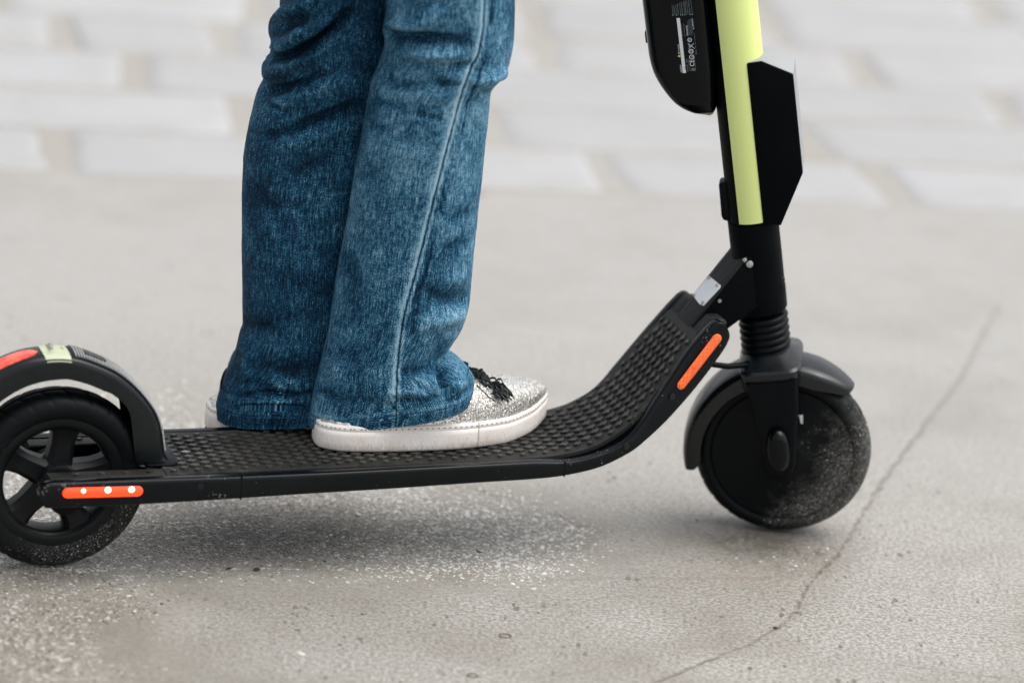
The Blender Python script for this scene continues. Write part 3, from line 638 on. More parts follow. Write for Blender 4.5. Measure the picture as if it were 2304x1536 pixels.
# its pale grey top cap
tb = [(bp[0][0]+.0005, bp[0][1]+.0006), (bp[1][0], bp[1][1]+.0006), (bp[2][0]+.0006, bp[2][1]+.0006), (bp[2][0]+.0005, bp[2][1]-.003), (bp[1][0], bp[1][1]-.003), (bp[0][0]+.0005, bp[0][1]-.003)]
prism('box_front', [(bp[2][0]-.001, bp[2][1]-.004), (bp[2][0]+.0005, bp[2][1]-.004), (bp[3][0]+.0005, bp[3][1]+.002), (bp[3][0]-.001, bp[3][1]+.002)], -.026, .022, hb, GREYTOP, box)
prism('box_cap', tb, -.0265, .0242, hb, GREYTOP, box, .0004)
# latch behind the stem
prism('stem_latch', [hat(*p, 0) for p in ((1618, 409), (1623, 405), (1646, 405), (1650, 494), (1643, 493), (1628, 489), (1624, 480))], -.009, .009, hb, BLACK, S, .002, 3)
# battery pack
lf = catmull([(-.0935, .46), (-.0932, .375), (-.0930, .335), (-.0925, .313), (-.0885, .292), (-.079, .271), (-.068, .2555), (-.057, .2470), (-.047, .2425), (-.040, .2400), (-.036, .2385)], 60)
A_ = np.concatenate([[ .62, .615], lf[:, 1]]); L_ = np.concatenate([[-.088, -.0935], lf[:, 0]])
R = []
for a, l in zip(A_, L_):
    rgt = np.interp(a, [.238, .2405, .247, .292, .368, .5, .62], [-.0345, -.0300, -.0265, -.0225, -.0215, -.0215, -.0215]); hw = np.interp(a, [.238, .245, .26, .30, .40, .615, .62], [.006, .016, .024, .033, .036, .036, .030])
    c_ = (l+rgt)/2; rf = (rgt-l)/2; R.append(hring(a, rf, hw, c_, 0, 40, .48))
batt = loft('battery_pack', R, GLOSS, S)
prism('battery_catch', [(-.0955, .327), (-.0925, .327), (-.0925, .339), (-.0955, .339)], -.006, .006, hb, BLACK, batt, .0006)
# printed label, on the flat near side of the pack
lab0 = np.array(hat(1535.8, 167, -.0362)); lab1 = np.array(hat(1521.9, 42, -.0362)); LX = (lab1-lab0)/np.linalg.norm(lab1-lab0); LY = np.array([-LX[1], LX[0]])
if LY[0] > 0: LY = -LY
def l3(p, s): return hd(p[0], s, p[1])
def cp(cx, cy): return np.array(hat(1500+cx/7.68, cy/7.68, -.0364))
N3 = -Sh; X3 = Fh*LX[0]+A*LX[1]; Y3 = np.cross(N3, X3)
def side_s(p): return -float(np.interp(p[1], [.238, .245, .26, .30, .40, .615], [.006, .016, .024, .033, .036, .036]))-.0003
def fontmesh(o):
    bpy.context.view_layer.update(); me = bpy.data.meshes.new_from_object(o.evaluated_get(bpy.context.evaluated_depsgraph_get())); n = bpy.data.objects.new(o.name, me); n.parent = o.parent; n.matrix_local = o.matrix_local.copy()
    nm = o.name; bpy.data.objects.remove(o); n.name = nm; col.objects.link(n); return n
def text(s, cx, cy, length, height, mat, parent, name='print_line', sx_=None):
    cu = bpy.data.curves.new(name, 'FONT'); cu.body = s; cu.size = height*1.35; cu.fill_mode = 'FRONT'; cu.extrude = .00003; cu.resolution_u = 3
    o = bpy.data.objects.new(name, cu); col.objects.link(o); o.parent = parent; cu.materials.append(mat)
    bpy.context.view_layer.update(); wd = max(o.dimensions.x, 1e-5)
    k = length/wd; p = l3(cp(cx, cy), side_s(cp(cx, cy)))
    o.matrix_local = Matrix(((X3[0]*k, Y3[0], N3[0], p[0]), (X3[1]*k, Y3[1], N3[1], p[1]), (X3[2]*k, Y3[2], N3[2], p[2]), (0, 0, 0, 1)))
    return fontmesh(o)
PXM = 4.28/9000; u768 = PXM/7.68
def quad(cps, mat, name, lift=.0001):
    P_ = [l3(cp(*c), side_s(cp(*c))-lift) for c in cps]; P2_ = [l3(cp(*c), side_s(cp(*c))+.0004) for c in cps]; k = len(P_)
    return mesh_ob(name, P2_+P_, [tuple(range(k)), tuple(range(k, 2*k))]+[(j, (j+1) % k, k+(j+1) % k, k+j) for j in range(k)], mat, batt, False)
quad([(168, 325), (226, 323), (331, 1280), (275, 1286)], PRINT, 'label_strip')
def T_(s, cx, cy, endy, h, mat=PRINT): return text(s, cx, cy, abs(cy-endy)*u768*1.005, h*u768, mat, batt)
T_('ninebot', 262, 1272, 1135, 36)
T_('Li-ion Battery Pack  NEB1002-H5  36 V = 5200 mAh/187 Wh        SNNBE3276-HZ', 322, 1222, 345, 26, PRINTD)
T_('警告 WARNING / AVERTISSEMENT / WARNUNG', 226, 950, 352, 24)
quad([(183, 990), (228, 963), (232, 1008)], PRINTY, 'warning_triangle')
T_('制 造 商：纳恩博（常州）科技有限公司', 372, 1255, 640, 20, PRINT2); T_('Manufacturer: Ninebot (Changzhou) Tech. Co., Ltd.', 398, 1250, 700, 16, PRINT2)
T_('常州市武进区常武中路18号', 275, 640, 340, 20, PRINT2); T_('Battery Type: Rechargeable Li-ion', 318, 640, 340, 16, PRINT2)
T_('严禁用非原装充电器', 372, 636, 445, 22, PRINT)
T_('CE', 480, 1165, 1050, 84, PRINT); 
def ring_mark(cx, cy, r, mat, name, n=24):
    c = cp(cx, cy); s = side_s(c)-.0001; V = []
    for rr in (r, r*.74):
        for j in range(n): q = 6.283*j/n; V.append(l3(c+rr*u768*np.array([math.cos(q), math.sin(q)]), s))
    mesh_ob(name, V, [(j, (j+1) % n, n+(j+1) % n, n+j) for j in range(n)], mat, batt, False)
ring_mark(430, 1003, 43, PRINT, 'compliance_ring'); T_('e', 446, 1015, 990, 30, PRINT)
ring_mark(418, 903, 42, PRINT, 'recycling_mark'); T_('♻', 440, 925, 880, 36, PRINT)
ring_mark(396, 705, 38, PRINT, 'approval_ring'); T_('FC', 410, 722, 688, 30, PRINT)
# crossed-out bin
for a_, b_ in (((378, 860), (466, 765)), ((366, 770), (480, 855))):
    quad([(a_[0]-4, a_[1]), (a_[0]+4, a_[1]), (b_[0]+4, b_[1]), (b_[0]-4, b_[1])], PRINT, 'bin_cross', .00015)
quad([(378, 785), (378, 835), (440, 828), (440, 792)], PRINT2, 'bin_mark')
quad([(415, 1192), (420, 1250), (426, 1250), (421, 1192)], PRINT2, 'house_mark'); quad([(482, 1188), (487, 1244), (492, 1244), (487, 1188)], PRINT2, 'house_mark'); T_('⌂', 476, 1240, 1200, 40, PRINT)
T_('Properly dispose. Lithium battery pack Class 9', 505, 1232, 880, 12, PRINT2); T_('仅限专业人员', 520, 962, 870, 20, PRINT2); T_('Made in China   www.ninebot.com', 508, 850, 560, 15, PRINT2)
T_('by SEGWAY', 470, 515, 318, 26, PRINT)
for k, cx in enumerate((385, 402, 418, 434, 449)): T_('Do not disassemble, crush, heat above 70 °C or burn', cx, 628-k*4, 332, 12, PRINT2)
for k, cx in enumerate((108, 140, 170, 204, 240, 276, 312, 338, 366, 402, 440)):
    cy = 262-k*1.5; T_('• '+('请勿浸泡在水中或靠近火源 禁止拆卸 ' if k % 2 else 'Keep away from water, fire and children. Charge only with'), cx+8, cy+18, cy-330, 17, PRINT2)
    if k in (0, 2, 4, 5, 6, 9, 10): ring_mark(cx, cy+12, 9, PRINT, 'bullet', 10)

# ---- fork, front wheel, front fender
WC = (.0065, -.1680)       # wheel centre (f, a)
loft('fork_crown', [hring(-.043, .0255, .0255, e=1), hring(-.0475, .0300, .0320, .003, 0, e=.75), hring(-.0535, .0352, .0480, .004, 0, e=.5), hring(-.0565, .0357, .0497, .004, 0, e=.42), hring(-.078, .0330, .0480, .004, 0, e=.42)], CROWNM, S, True, 22)
for sgn in (-1, 1):
    R = []
    for a, f0, f1, s0, s1 in ((-.066, -.024, .035, .033, .0525), (-.10, -.019, .033, .035, .053), (-.14, -.014, .027, .0365, .0545), (-.168, -.012, .0235, .038, .0545), (-.178, -.006, .018, .040, .052)):
        c_, rf = (f0+f1)/2, (f1-f0)/2; R.append(hring(a, rf, (s1-s0)/2, c_, sgn*(s0+s1)/2, 32, .45))
    loft('fork_leg', R, BLACK, S, True, 40)
    # oval cap over the axle
    R = []
    for s_, kf, ka in ((.050, .0135, .027), (.059, .0135, .0265), (.065, .0115, .0240), (.0685, .0075, .0190), (.0695, .002, .012)):
        R.append([hd(.0065+kf*math.cos(q), sgn*s_, -.1445+math.copysign(abs(math.sin(q))**.8, math.sin(q))*ka) for q in np.linspace(0, 2*math.pi, 32, endpoint=False)])
    loft('axle_cap', R, GLOSS, S, True, 50)
def wheel(fn, cen, prof, mat, name, parent, nseg=220, groove=0, dirtdir=None, nf=26):
    """lathe about the axle; prof = [(r, w)], fn(f, s, a)"""
    R = []; dirt = []
    P_ = catmull(prof, 64)
    for j, (r, w_) in enumerate(P_):
        ring = []
        for i in range(nseg):
            q = 2*math.pi*i/nseg; rr = r
            if groove and r > .0845:
                ph = (q*nf/(2*math.pi)+abs(w_)*26) % 1; g_ = math.exp(-((ph-.5)/.07)**2)*np.clip((abs(w_)-.003)/.003, 0, 1)
                ph2 = math.exp(-((abs(w_)-.0035)/.0010)**2); rr -= groove*max(g_, ph2)
            ring.append(fn(cen[0]+rr*math.cos(q), w_, cen[1]+rr*math.sin(q)))
            dirt.append(0 if dirtdir is None else max(0, math.cos(q-dirtdir))*(1 if w_ < 0 else .6)*np.clip((r-.02)/.05, 0, 1))
        R.append(ring)
    o = loft(name, R, mat, parent, False)
    attr(o, 'dirt', dirt); return o
TP = [(.071, -.0190), (.0745, -.0215), (.082, -.0232), (.089, -.0222), (.0945, -.0180), (.0980, -.0110), (.0998, 0), (.0980, .0110), (.0945, .0180), (.089, .0222), (.082, .0232), (.0745, .0215), (.071, .0190)]
fwheel = empty('front_wheel', S)
TPF = [(.0795, -.0185), (.0825, -.0215), (.0870, -.0226), (.0915, -.0205), (.0952, -.0165), (.0982, -.0105), (.0998, 0), (.0982, .0105), (.0952, .0165), (.0915, .0205), (.0870, .0226), (.0825, .0215), (.0795, .0185)]
wheel(hd, WC, TPF, TYRE_F, 'tyre', fwheel, 300, .0013, rad(-35))
DP = [(.0805, -.016), (.0802, -.0195), (.0785, -.0208), (.074, -.0212), (.064, -.0218), (.045, -.0235), (.030, -.0260), (.020, -.0300), (.010, -.0310), (.001, -.0312)]
wheel(hd, WC, DP, DISC, 'hub_cover', fwheel, 96, 0, rad(-35)); wheel(hd, WC, [(r, -w_) for r, w_ in DP], DISC, 'hub_cover', fwheel, 96, 0, rad(-35))
c = [(.0305, -.119), (.0350, -.119), (.0338, -.1295), (.0318, -.1295)]; prism('wheel_sticker', c, -.0236, -.0246, hb, PLATE, fwheel)
def arc_fender(name, fn, cen, r, a0, a1, halfw, wall, mat, parent, n=60, tip=True, prof=None):
    R = []
    for k in range(n+1):
        t = k/n; q = rad(a0+(a1-a0)*t); wl = wall; hw = halfw
        if tip: e = np.clip((t)/.16, 0, 1)**.5; hw = halfw*(.45+.55*e); wl = wall*(.25+.75*e)
        e2 = np.clip((1-t)/.05, 0, 1)**.5; wl *= .6+.4*e2
        ring = []
        for (s_, dr) in [(-hw, -wl), (-hw, -.008), (-hw*.94, -.0040), (-hw*.80, -.0012), (-hw*.5, .0006), (0, .0012), (hw*.5, .0006), (hw*.80, -.0012), (hw*.94, -.0040), (hw, -.008), (hw, -wl), (hw-.002, -wl), (hw-.0022, -.008), (hw*.8, -.0035), (0, -.0014), (-hw*.8, -.0035), (-hw+.0022, -.008), (-hw+.002, -wl)]:
            rr = r+dr; ring.append(fn(cen[0]+rr*math.cos(q), s_, cen[1]+rr*math.sin(q)))
        R.append(ring)
    return loft(name, R, mat, parent, True, 60)
arc_fender('front_fender', hd, WC, .1115, 39, 184, .0300, .020, CROWNM, S)
# cable between deck and fork
c0 = at(1590, 805, -.03); c1_ = at(1610, 822, -.03)
tube('brake_cable', [(c0[0]-.01, -.02, c0[1]+.012), (c0[0], -.022, c0[1]), (c1_[0], -.024, c1_[1]-.001), (at(1638, 824, -.026)[0], -.026, at(1638, 824, -.026)[1]), (at(1672, 821, -.026)[0], -.026, at(1672, 821, -.026)[1]), hd(-.015, -.01, -.055)], .0034, BLACK, S)

# ---- rear wheel
rwheel = empty('rear_wheel', S); RC = (-.0035, .0995)
wheel(loc, RC, TP, TYRE_R, 'tyre', rwheel, 300, .0013, rad(-60))
RP = [(.0735, -.0175), (.0715, -.0195), (.0635, -.0190), (.0600, -.0165), (.0575, -.012), (.0565, 0), (.0575, .012), (.0600, .0165), (.0635, .0190), (.0715, .0195), (.0735, .0175), (.0730, 0)]
wheel(loc, RC, RP, RIMM, 'rim', rwheel, 120)
cyl('hub', (RC[0], -.024, RC[1]), (0, 1, 0), .021, .048, RIMM, rwheel, 40, .003)
for k in range(5):
    q = rad(81+72*k); dr = np.array([math.cos(q), math.sin(q)]); tn = np.array([-dr[1], dr[0]]); R = []
    for r_, hw, hs in ((.014, .0155, .0150), (.024, .0138, .0140), (.040, .0125, .0125), (.052, .0140, .0130), (.060, .0195, .0145)):
        ring = []
        for a, b in ((-1, -.55), (-.6, -1), (.6, -1), (1, -.55), (1, .55), (.6, 1), (-.6, 1), (-1, .55)):
            p = np.array(RC)+dr*r_+tn*hw*a; ring.append((p[0], hs*b, p[1]))
        R.append(ring)
    loft('spoke', R, RIMM, rwheel, True, 30)

# ---- rear fender
crease = np.array([0, -.0030])+catmull([(.1215, .121), (.1125, .1265), (.1085, .137), (.1040, .160), (.0955, .181), (.0775, .204), (.0560, .2225), (.0340, .2340), (.0110, .2425), (-.014, .2455), (-.044, .2420), (-.072, .2310), (-.101, .212), (-.126, .184), (-.141, .150)], 110)
inner = np.array([0, -.0030])+catmull([(.088, .1205), (.080, .1225), (.076, .136), (.0725, .158), (.0670, .184), (.0510, .2010), (.0370, .2080), (.0225, .2145), (.0090, .2190), (-.005, .2215), (-.032, .2185), (-.056, .2090), (-.082, .190), (-.105, .165), (-.118, .140)], 110)
def fend_sec(i, hw=.0270):
    c_ = crease[i]; n_ = inner[i]; o_ = (c_-n_)/np.linalg.norm(c_-n_); fl = np.clip((8-i)/8, 0, 1); hw = hw+.005*fl**2
    P_ = [(-hw, n_), (-hw, c_-o_*.0075), (-hw*.95, c_-o_*.0030), (-hw*.84, c_), (-hw*.45, c_+o_*.0018), (0, c_+o_*.0022), (hw*.45, c_+o_*.0004), (hw*.80, c_-o_*.0045), (hw*.95, c_-o_*.0080), (hw, c_-o_*.0115), (hw, n_), (hw-.0022, n_), (hw-.0022, c_-o_*.007), (0, c_+o_*.0012), (-hw+.0022, c_-o_*.007), (-hw+.0022, n_)]
    return [(p[0], v, p[1]) for v, p in P_], o_
rf = loft('rear_fender', [fend_sec(i)[0] for i in range(110)], FENDERM, S, True, 60)
def crown(t, v):
    """point and outward normal on the fender crown; t = station 0..109"""
    i = int(np.clip(t, 0, 108)); f = t-i; c_ = crease[i]*(1-f)+crease[i+1]*f; n_ = inner[i]*(1-f)+inner[i+1]*f; o_ = (c_-n_)/np.linalg.norm(c_-n_)
    h = float(np.interp(v, [-.027, -.0257, -.0227, -.0122, 0, .0122, .0216, .0257, .027], [-.0075, -.003, 0, .0018, .0022, .0004, -.0045, -.008, -.0115])); p = c_+o_*h; return np.array([p[0], v, p[1]]), np.array([o_[0], 0, o_[1]])
def t_of_u(u): 
    k = np.argmin(np.abs(crease[:, 0]-u)+10*(crease[:, 1] < .135)); return float(k)
def patch(name, t0, t1, v0, v1, lift, mat, parent, nt_=16, nv_=14, oval=False):
    V = []; F_ = []
    for layer in (lift, -.0005):
        for i in range(nt_+1):
            for j in range(nv_+1):
                a, b = i/nt_, j/nv_
                if oval:  # squash into a capsule outline
                    aa = 2*a-1; lim = (1-abs(aa)**6)**.5 if abs(aa) < 1 else 0; bb = (2*b-1)*lim; vv = (v0+v1)/2+(v1-v0)/2*bb
                else: vv = v0+(v1-v0)*b
                p, n_ = crown(t0+(t1-t0)*a, vv); V.append(p+n_*layer)
    w_ = nv_+1; N = (nt_+1)*w_
    for i in range(nt_):
        for j in range(nv_): F_.append((i*w_+j, i*w_+j+1, (i+1)*w_+j+1, (i+1)*w_+j))
    for i in range(nt_):
        for j in (0, nv_): F_.append((i*w_+j, (i+1)*w_+j, N+(i+1)*w_+j, N+i*w_+j))
    for j in range(nv_):
        for i in (0, nt_): F_.append((i*w_+j, i*w_+j+1, N+i*w_+j+1, N+i*w_+j))
    return mesh_ob(name, V, F_, mat, parent, True, 60)
tA, tB = t_of_u(.004), t_of_u(-.026)
stk = patch('sticker', tA, tB, -.0262, .020, .0006, STICKER, rf)
patch('fender_reflector', t_of_u(-.030), 108, -.0195, .003, .0008, REFLR, rf, 30, 14, True)
def ftext(s, u, v, length, size, mat):
    cu = bpy.data.curves.new('print_line', 'FONT'); cu.body = s; cu.size = size; cu.extrude = .00003; o = bpy.data.objects.new('print_line', cu); col.objects.link(o); o.parent = stk; cu.materials.append(mat)
    bpy.context.view_layer.update(); k = length/max(o.dimensions.x, 1e-5); p, n_ = crown(t_of_u(u), v); p2, _ = crown(t_of_u(u), v-.01); X = (p2-p)/np.linalg.norm(p2-p); Y = np.cross(n_, X); p = p+n_*.0009
    n2 = np.cross(X, Y)
    o.matrix_local = Matrix(((X[0]*k, Y[0], n2[0], p[0]), (X[1]*k, Y[1], n2[1], p[1]), (X[2]*k, Y[2], n2[2], p[2]), (0, 0, 0, 1))); fontmesh(o)
ftext('bike', -.0165, .011, .027, .0105, PRINTD); ftext('to', -.0045, .002, .009, .006, PRINTG)
# ribbed foot-brake pad
patch('brake_pad', t_of_u(.006), 14, -.0210, .0210, .0009, FENDERM, rf, 60, 10)
V, F_ = [], []; tt = t_of_u(.008)
rib_t = []
while tt > 14: rib_t.append(tt); tt -= .95
for t in rib_t:
    u = crown(t, 0)[0][0]; in_slot = .018 < u < .043
    spans = [(-.0205, .0205)] if not in_slot else [(-.0205, -.0140), (.0140, .0205)]
    for v0, v1 in spans:
        b = len(V)
        for v in np.linspace(v0, v1, 9):
            for dt, lf_ in ((-.26, .0007), (-.21, .0027), (.21, .0027), (.26, .0007)): p, n_ = crown(t+dt, v); V.append(p+n_*lf_)
        for i in range(8):
            for j in range(3): F_.append((b+i*4+j, b+i*4+j+1, b+i*4+j+5, b+i*4+j+4))
        F_.append((b, b+1, b+2, b+3)); F_.append((b+32, b+33, b+34, b+35))
tag(mesh_ob('brake_ribs', V, F_, RIBM, rf, False), kind='stuff')
patch('finger_slot', t_of_u(.019), t_of_u(.043), -.0115, .0115, .0026, GLOSS, rf, 20, 10, True)
# fender foot on the mat
fb = [(.088, -.0365), (.116, -.0365), (.1225, -.033), (.1255, -.026), (.1255, .026), (.1225, .033), (.116, .0365), (.088, .0365)]
prism('fender_foot', fb, .1192, .1222, lambda a, z, b: np.array([a, b, z]), BLACK, rf, .001)

# ================================================================ PERSON
PR = empty('person'); tag(PR, 'person standing on the scooter deck in flared blue jeans and silver glitter sneakers', 'person')
PR.location = (0, 0, 0)
def leg(rows, yc, depth, folds, seam, sag, hemh, seed, nrow=430, ncol=240, right_hidden=None):
    rows = np.array(rows, float)    # xl, yl, xr, yr from hem upwards
    # dense along image height
    cy = (rows[:, 1]+rows[:, 3])/2; D = catmull(rows, nrow)
    rb = np.interp(np.linspace(0, 1, nrow), np.linspace(0, 1, len(depth)), depth)
    Vt = np.zeros((nrow, ncol, 3)); q = np.linspace(0, 2*math.pi, ncol, endpoint=False); cq, sq = np.cos(q), np.sin(q)
    zs = []
    for i in range(nrow):
        xl, yl, xr, yr = D[i]; a = ydepth(xl, yl, yc); b = ydepth(xr, yr, yc); c_ = (a+b)/2; e1 = (b-a)/2
        ex = .92-.30*math.exp(-max(c_[2]-.17, 0)/.03); cc = np.sign(cq)*np.abs(cq)**ex; s_ = np.sign(sq)*np.abs(sq)**ex
        Vt[i] = c_+cc[:, None]*e1+s_[:, None]*np.array([0, rb[i], 0]); zs.append(c_[2])
    zs = np.array(zs); h = zs-zs[0]
    Vt[:, :, 2] -= (sag*np.exp(-(h/.035)**2))[:, None]*np.clip(-sq, 0, 1)[None]**1.3
    # normals by finite difference
    def norms(Vt):
        du = np.roll(Vt, -1, 1)-np.roll(Vt, 1, 1); dv = np.gradient(Vt, axis=0); n = np.cross(du, dv); return n/np.maximum(np.linalg.norm(n, axis=2, keepdims=True), 1e-9)
    Nn = norms(Vt); px, py = proj(Vt.reshape(-1, 3)); PP = np.stack([px, py], 1); front = np.clip(-Nn[:, :, 1]*2.2, 0, 1).ravel()
    side = np.where(np.abs(Nn[:, :, 1]).ravel() < .45, 1, front)
    disp = np.zeros(len(PP)); wash_shade = np.zeros(len(PP))
    r = np.random.default_rng(seed)
    for f in folds:
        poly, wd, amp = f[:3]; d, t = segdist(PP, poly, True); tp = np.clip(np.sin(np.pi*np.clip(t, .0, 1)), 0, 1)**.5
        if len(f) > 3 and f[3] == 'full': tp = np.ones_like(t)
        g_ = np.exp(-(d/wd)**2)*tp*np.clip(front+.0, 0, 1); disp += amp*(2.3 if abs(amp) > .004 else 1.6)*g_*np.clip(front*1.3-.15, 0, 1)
        wash_shade += g_*(.09 if amp > 0 else -.20)  # creases darkened, ridges lightened: fold shade painted in with the wear
    # small wrinkles everywhere
    arc = np.zeros((nrow, ncol)); dl = np.linalg.norm(np.roll(Vt, -1, 1)-Vt, axis=2); arc[:, 1:] = np.cumsum(dl, 1)[:, :-1]; per = dl.sum(1)
    hh = np.repeat(h[:, None], ncol, 1).ravel(); an = np.tile(q, nrow)
    W2 = np.stack([np.cos(an)*.09+hh*.35, hh*1.0+np.sin(an)*.05], 1)
    disp += .0012*(vnoise(W2, 26, seed, 3)-.5) + .0006*(vnoise(np.stack([an*.05, hh], 1), 60, seed+1, 2)-.5)
    disp += .0005*(vnoise(np.stack([an*.10, hh*.6], 1), 90, seed+7, 2)-.5)
    # back side folds
    disp += (1-np.clip(front*4, 0, 1))*(Nn[:, :, 1].ravel() > .3)*.003*np.sin(hh*70+np.sin(an*2)*2)*(hh < .8)
    V2 = Vt.reshape(-1, 3)+Nn.reshape(-1, 3)*disp[:, None]; Vt = V2.reshape(nrow, ncol, 3)
    hemd = np.repeat(np.cumsum(np.concatenate([[0], np.linalg.norm(np.diff(Vt.mean(1), axis=0), axis=1)]))[:, None], ncol, 1)
    # true distance from hem along each column
    colh = np.zeros((nrow, ncol)); colh[1:] = np.cumsum(np.linalg.norm(np.diff(Vt, axis=0), axis=2), 0)
    hemd = colh
    Nn = norms(Vt); edge = np.exp(-((hemd-.0145)/.0012)**2); Vt = Vt-Nn*(edge*.0007)[:, :, None]+Nn*(.0006*(hemd < .0145))[:, :, None]
    # puckers along the hem stitching
    pk = vnoise(np.stack([np.tile(np.cos(q)*1.6+np.sin(q)*.9, nrow), hh*8], 1), 6, seed+3, 2).reshape(nrow, ncol)-.5; Vt = Vt+Nn*(pk*.0035*np.exp(-((hemd-.016)/.012)**2))[:, :, None]
    wash_shade += (.10*np.exp(-((hemd-.0175)/.0022)**2)*1.0 - .05*(hemd < .013)).ravel()
    wash_shade += .16*np.exp(-(hemd/.0015)**2).ravel()
    # seam
    sd_ = np.full((nrow, ncol), 1.0); seampts = []
    if seam is not None:
        P3 = Vt.reshape(-1, 3); px, py = proj(P3); px = px.reshape(nrow, ncol); py = py.reshape(nrow, ncol)
        sy = np.array([p[1] for p in seam][::-1], float); sx_ = np.array([p[0] for p in seam][::-1], float)
        o_ = np.argsort(sy); sy, sx_ = sy[o_], sx_[o_]; fr = np.where(sq < -.05)[0]; prev = None; ks = []
        for i in range(nrow):
            tx = np.interp(py[i, fr], sy, sx_); k = fr[np.argmin(np.abs(px[i, fr]-tx))]; dloc = px[i]-np.interp(py[i], sy, sx_)
            # sub-column crossing
            k2 = k+1 if (dloc[k]*dloc[(k+1) % ncol] < 0) else k-1; den = (dloc[k2]-dloc[k]); fk = k-dloc[k]/den*(k2-k) if abs(den) > 1e-6 else k; ks.append(fk)
        ks = np.convolve(np.pad(ks, 6, 'edge'), np.ones(13)/13, 'valid')
        dlm = np.linalg.norm(np.roll(Vt, -1, 1)-Vt, axis=2); cum = np.concatenate([np.zeros((nrow, 1)), np.cumsum(dlm, 1)], 1)[:, :ncol]
        for i in range(nrow):
            c0 = np.interp(ks[i], np.arange(ncol), cum[i]); sd_[i] = cum[i]-c0
            back = sd_[i] > cum[i, -1]*.5
        Nn = norms(Vt)
        # folded seam: raised strip (about 5 mm) on the left, sharp step down at the line
        # orientation: column angle grows from right (q=0) over the far side; near side runs right-to-left or left-to-right
        sgn = 1.0 if px[nrow//2, fr[-1]] > px[nrow//2, fr[0]] else -1.0; sd_ = sd_*sgn   # positive = right of the seam in view
        prof = .0013*np.exp(-((sd_+.0032)/.0022)**2)+.0008*np.exp(-((sd_-.0030)/.0018)**2)-.0012*np.exp(-(sd_/.0009)**2); Vt = Vt+Nn*prof[:, :, None]
        wash_shade += (.52*np.exp(-((sd_+.0030)/.0015)**2)+.16*np.exp(-((sd_+.006)/.0045)**2)+.42*np.exp(-((sd_-.0028)/.0012)**2)).ravel()
        # dark pucker blotches right of the seam
        puck = np.clip(vnoise(np.stack([sd_.ravel()*20+3, hh], 1), 42, seed+11, 1)-.5, 0, 1)*2
        wash_shade -= (.62*puck.reshape(nrow, ncol)*np.exp(-((sd_-.0105)/.0055)**2)).ravel()
        Vt = Vt-Nn*(.0011*puck.reshape(nrow, ncol)*np.exp(-((sd_-.010)/.005)**2))[:, :, None]
        for i in range(0, nrow): 
            k = int(np.clip(ks[i], 1, ncol-2)); f = ks[i]-k; p = Vt[i, k]*(1-f)+Vt[i, k+1]*f; seampts.append((p, Nn[i, k]))
    return Vt, wash_shade.reshape(nrow, ncol), sd_, hemd, seampts, per, q
near_rows = [(696, 940, 1056, 900), (697, 920, 1066, 868), (705, 880, 1058, 842), (713, 845, 1036, 815), (722, 810, 1008, 792), (731, 772, 1020, 770), (740, 725, 1040, 738), (749, 665, 1054, 694), (758, 610, 1061, 629), (768, 555, 1067, 560), (779, 498, 1074, 500), (785, 460, 1080, 445), (791, 423, 1086, 391), (804, 352, 1092, 330), (815, 290, 1098, 282), (823, 244, 1101, 244), (833, 186, 1107, 203), (842, 162, 1128, 176), (852, 140, 1143, 153), (862, 112, 1151, 124), (866, 85, 1156, 92), (862, 62, 1158, 60), (866, 35, 1159, 30), (869, 0, 1159, 0), (865, -60, 1165, -60), (850, -200, 1185, -180), (820, -400, 1200, -380), (790, -640, 1215, -620)]
nf = [([(866, 52), (900, 60), (930, 60), (965, 45), (985, 15)], 17, .0055), ([(868, 78), (915, 82), (975, 92), (1035, 98), (1065, 100)], 14, -.0085), ([(900, 118), (960, 122), (1020, 120), (1050, 118)], 17, .0048),
      ([(1008, 152), (1040, 150), (1068, 144)], 9, -.0030), ([(1000, 172), (1040, 172)], 11, .0018), ([(868, 165), (890, 192), (930, 194), (965, 186)], 10, -.0032), ([(965, 180), (1000, 187), (1035, 194)], 9, -.0026), ([(900, 214), (960, 218), (1020, 222)], 16, .0024),
      ([(835, 225), (875, 236), (910, 248)], 9, -.0028), ([(935, 252), (970, 262), (1005, 272)], 8, -.0020), ([(1150, 150), (1120, 168), (1085, 180), (1060, 190)], 11, .0042), ([(1108, 205), (1085, 215), (1065, 235)], 8, -.003),
      ([(828, 280), (860, 290), (885, 300)], 9, -.0014), ([(860, 330), (900, 345), (960, 350)], 14, .0010),
      ([(1060, 668), (1020, 676), (975, 668), (945, 655)], 17, -.0045), ([(1056, 705), (1010, 718), (960, 730), (925, 748)], 17, .0040), ([(1060, 620), (1030, 628), (985, 640)], 16, .0022), ([(1000, 760), (985, 800), (962, 850)], 14, -.0020), ([(1010, 800), (995, 830), (1000, 870), (1020, 890)], 11, -.0060), ([(1028, 830), (1040, 860), (1030, 885)], 12, .0030),
      ([(835, 925), (870, 918), (900, 903), (960, 905), (1010, 880)], 9, -.0036), ([(850, 896), (900, 880), (960, 884)], 10, .0022), ([(705, 870), (735, 885), (760, 905)], 10, -.0016), ([(745, 790), (760, 850), (790, 890)], 18, .0012), ([(1000, 905), (1030, 895), (1050, 875)], 8, -.003), ([(900, 840), (940, 835), (975, 820)], 11, -.0018), ([(990, 560), (1030, 545), (1060, 548)], 12, -.0012), ([(1070, 470), (1040, 480), (1000, 500)], 12, -.0012), ([(780, 560), (800, 640), (790, 740)], 20, -.0012)]
seam_n = [(1090, -60), (1090, 0), (1087, 65), (1077, 120), (1058, 156), (1041, 202), (1025, 260), (1009, 319), (989, 397), (966, 488), (956, 532), (931, 629), (910, 701), (899, 772), (893, 850), (891, 900), (890, 990)]
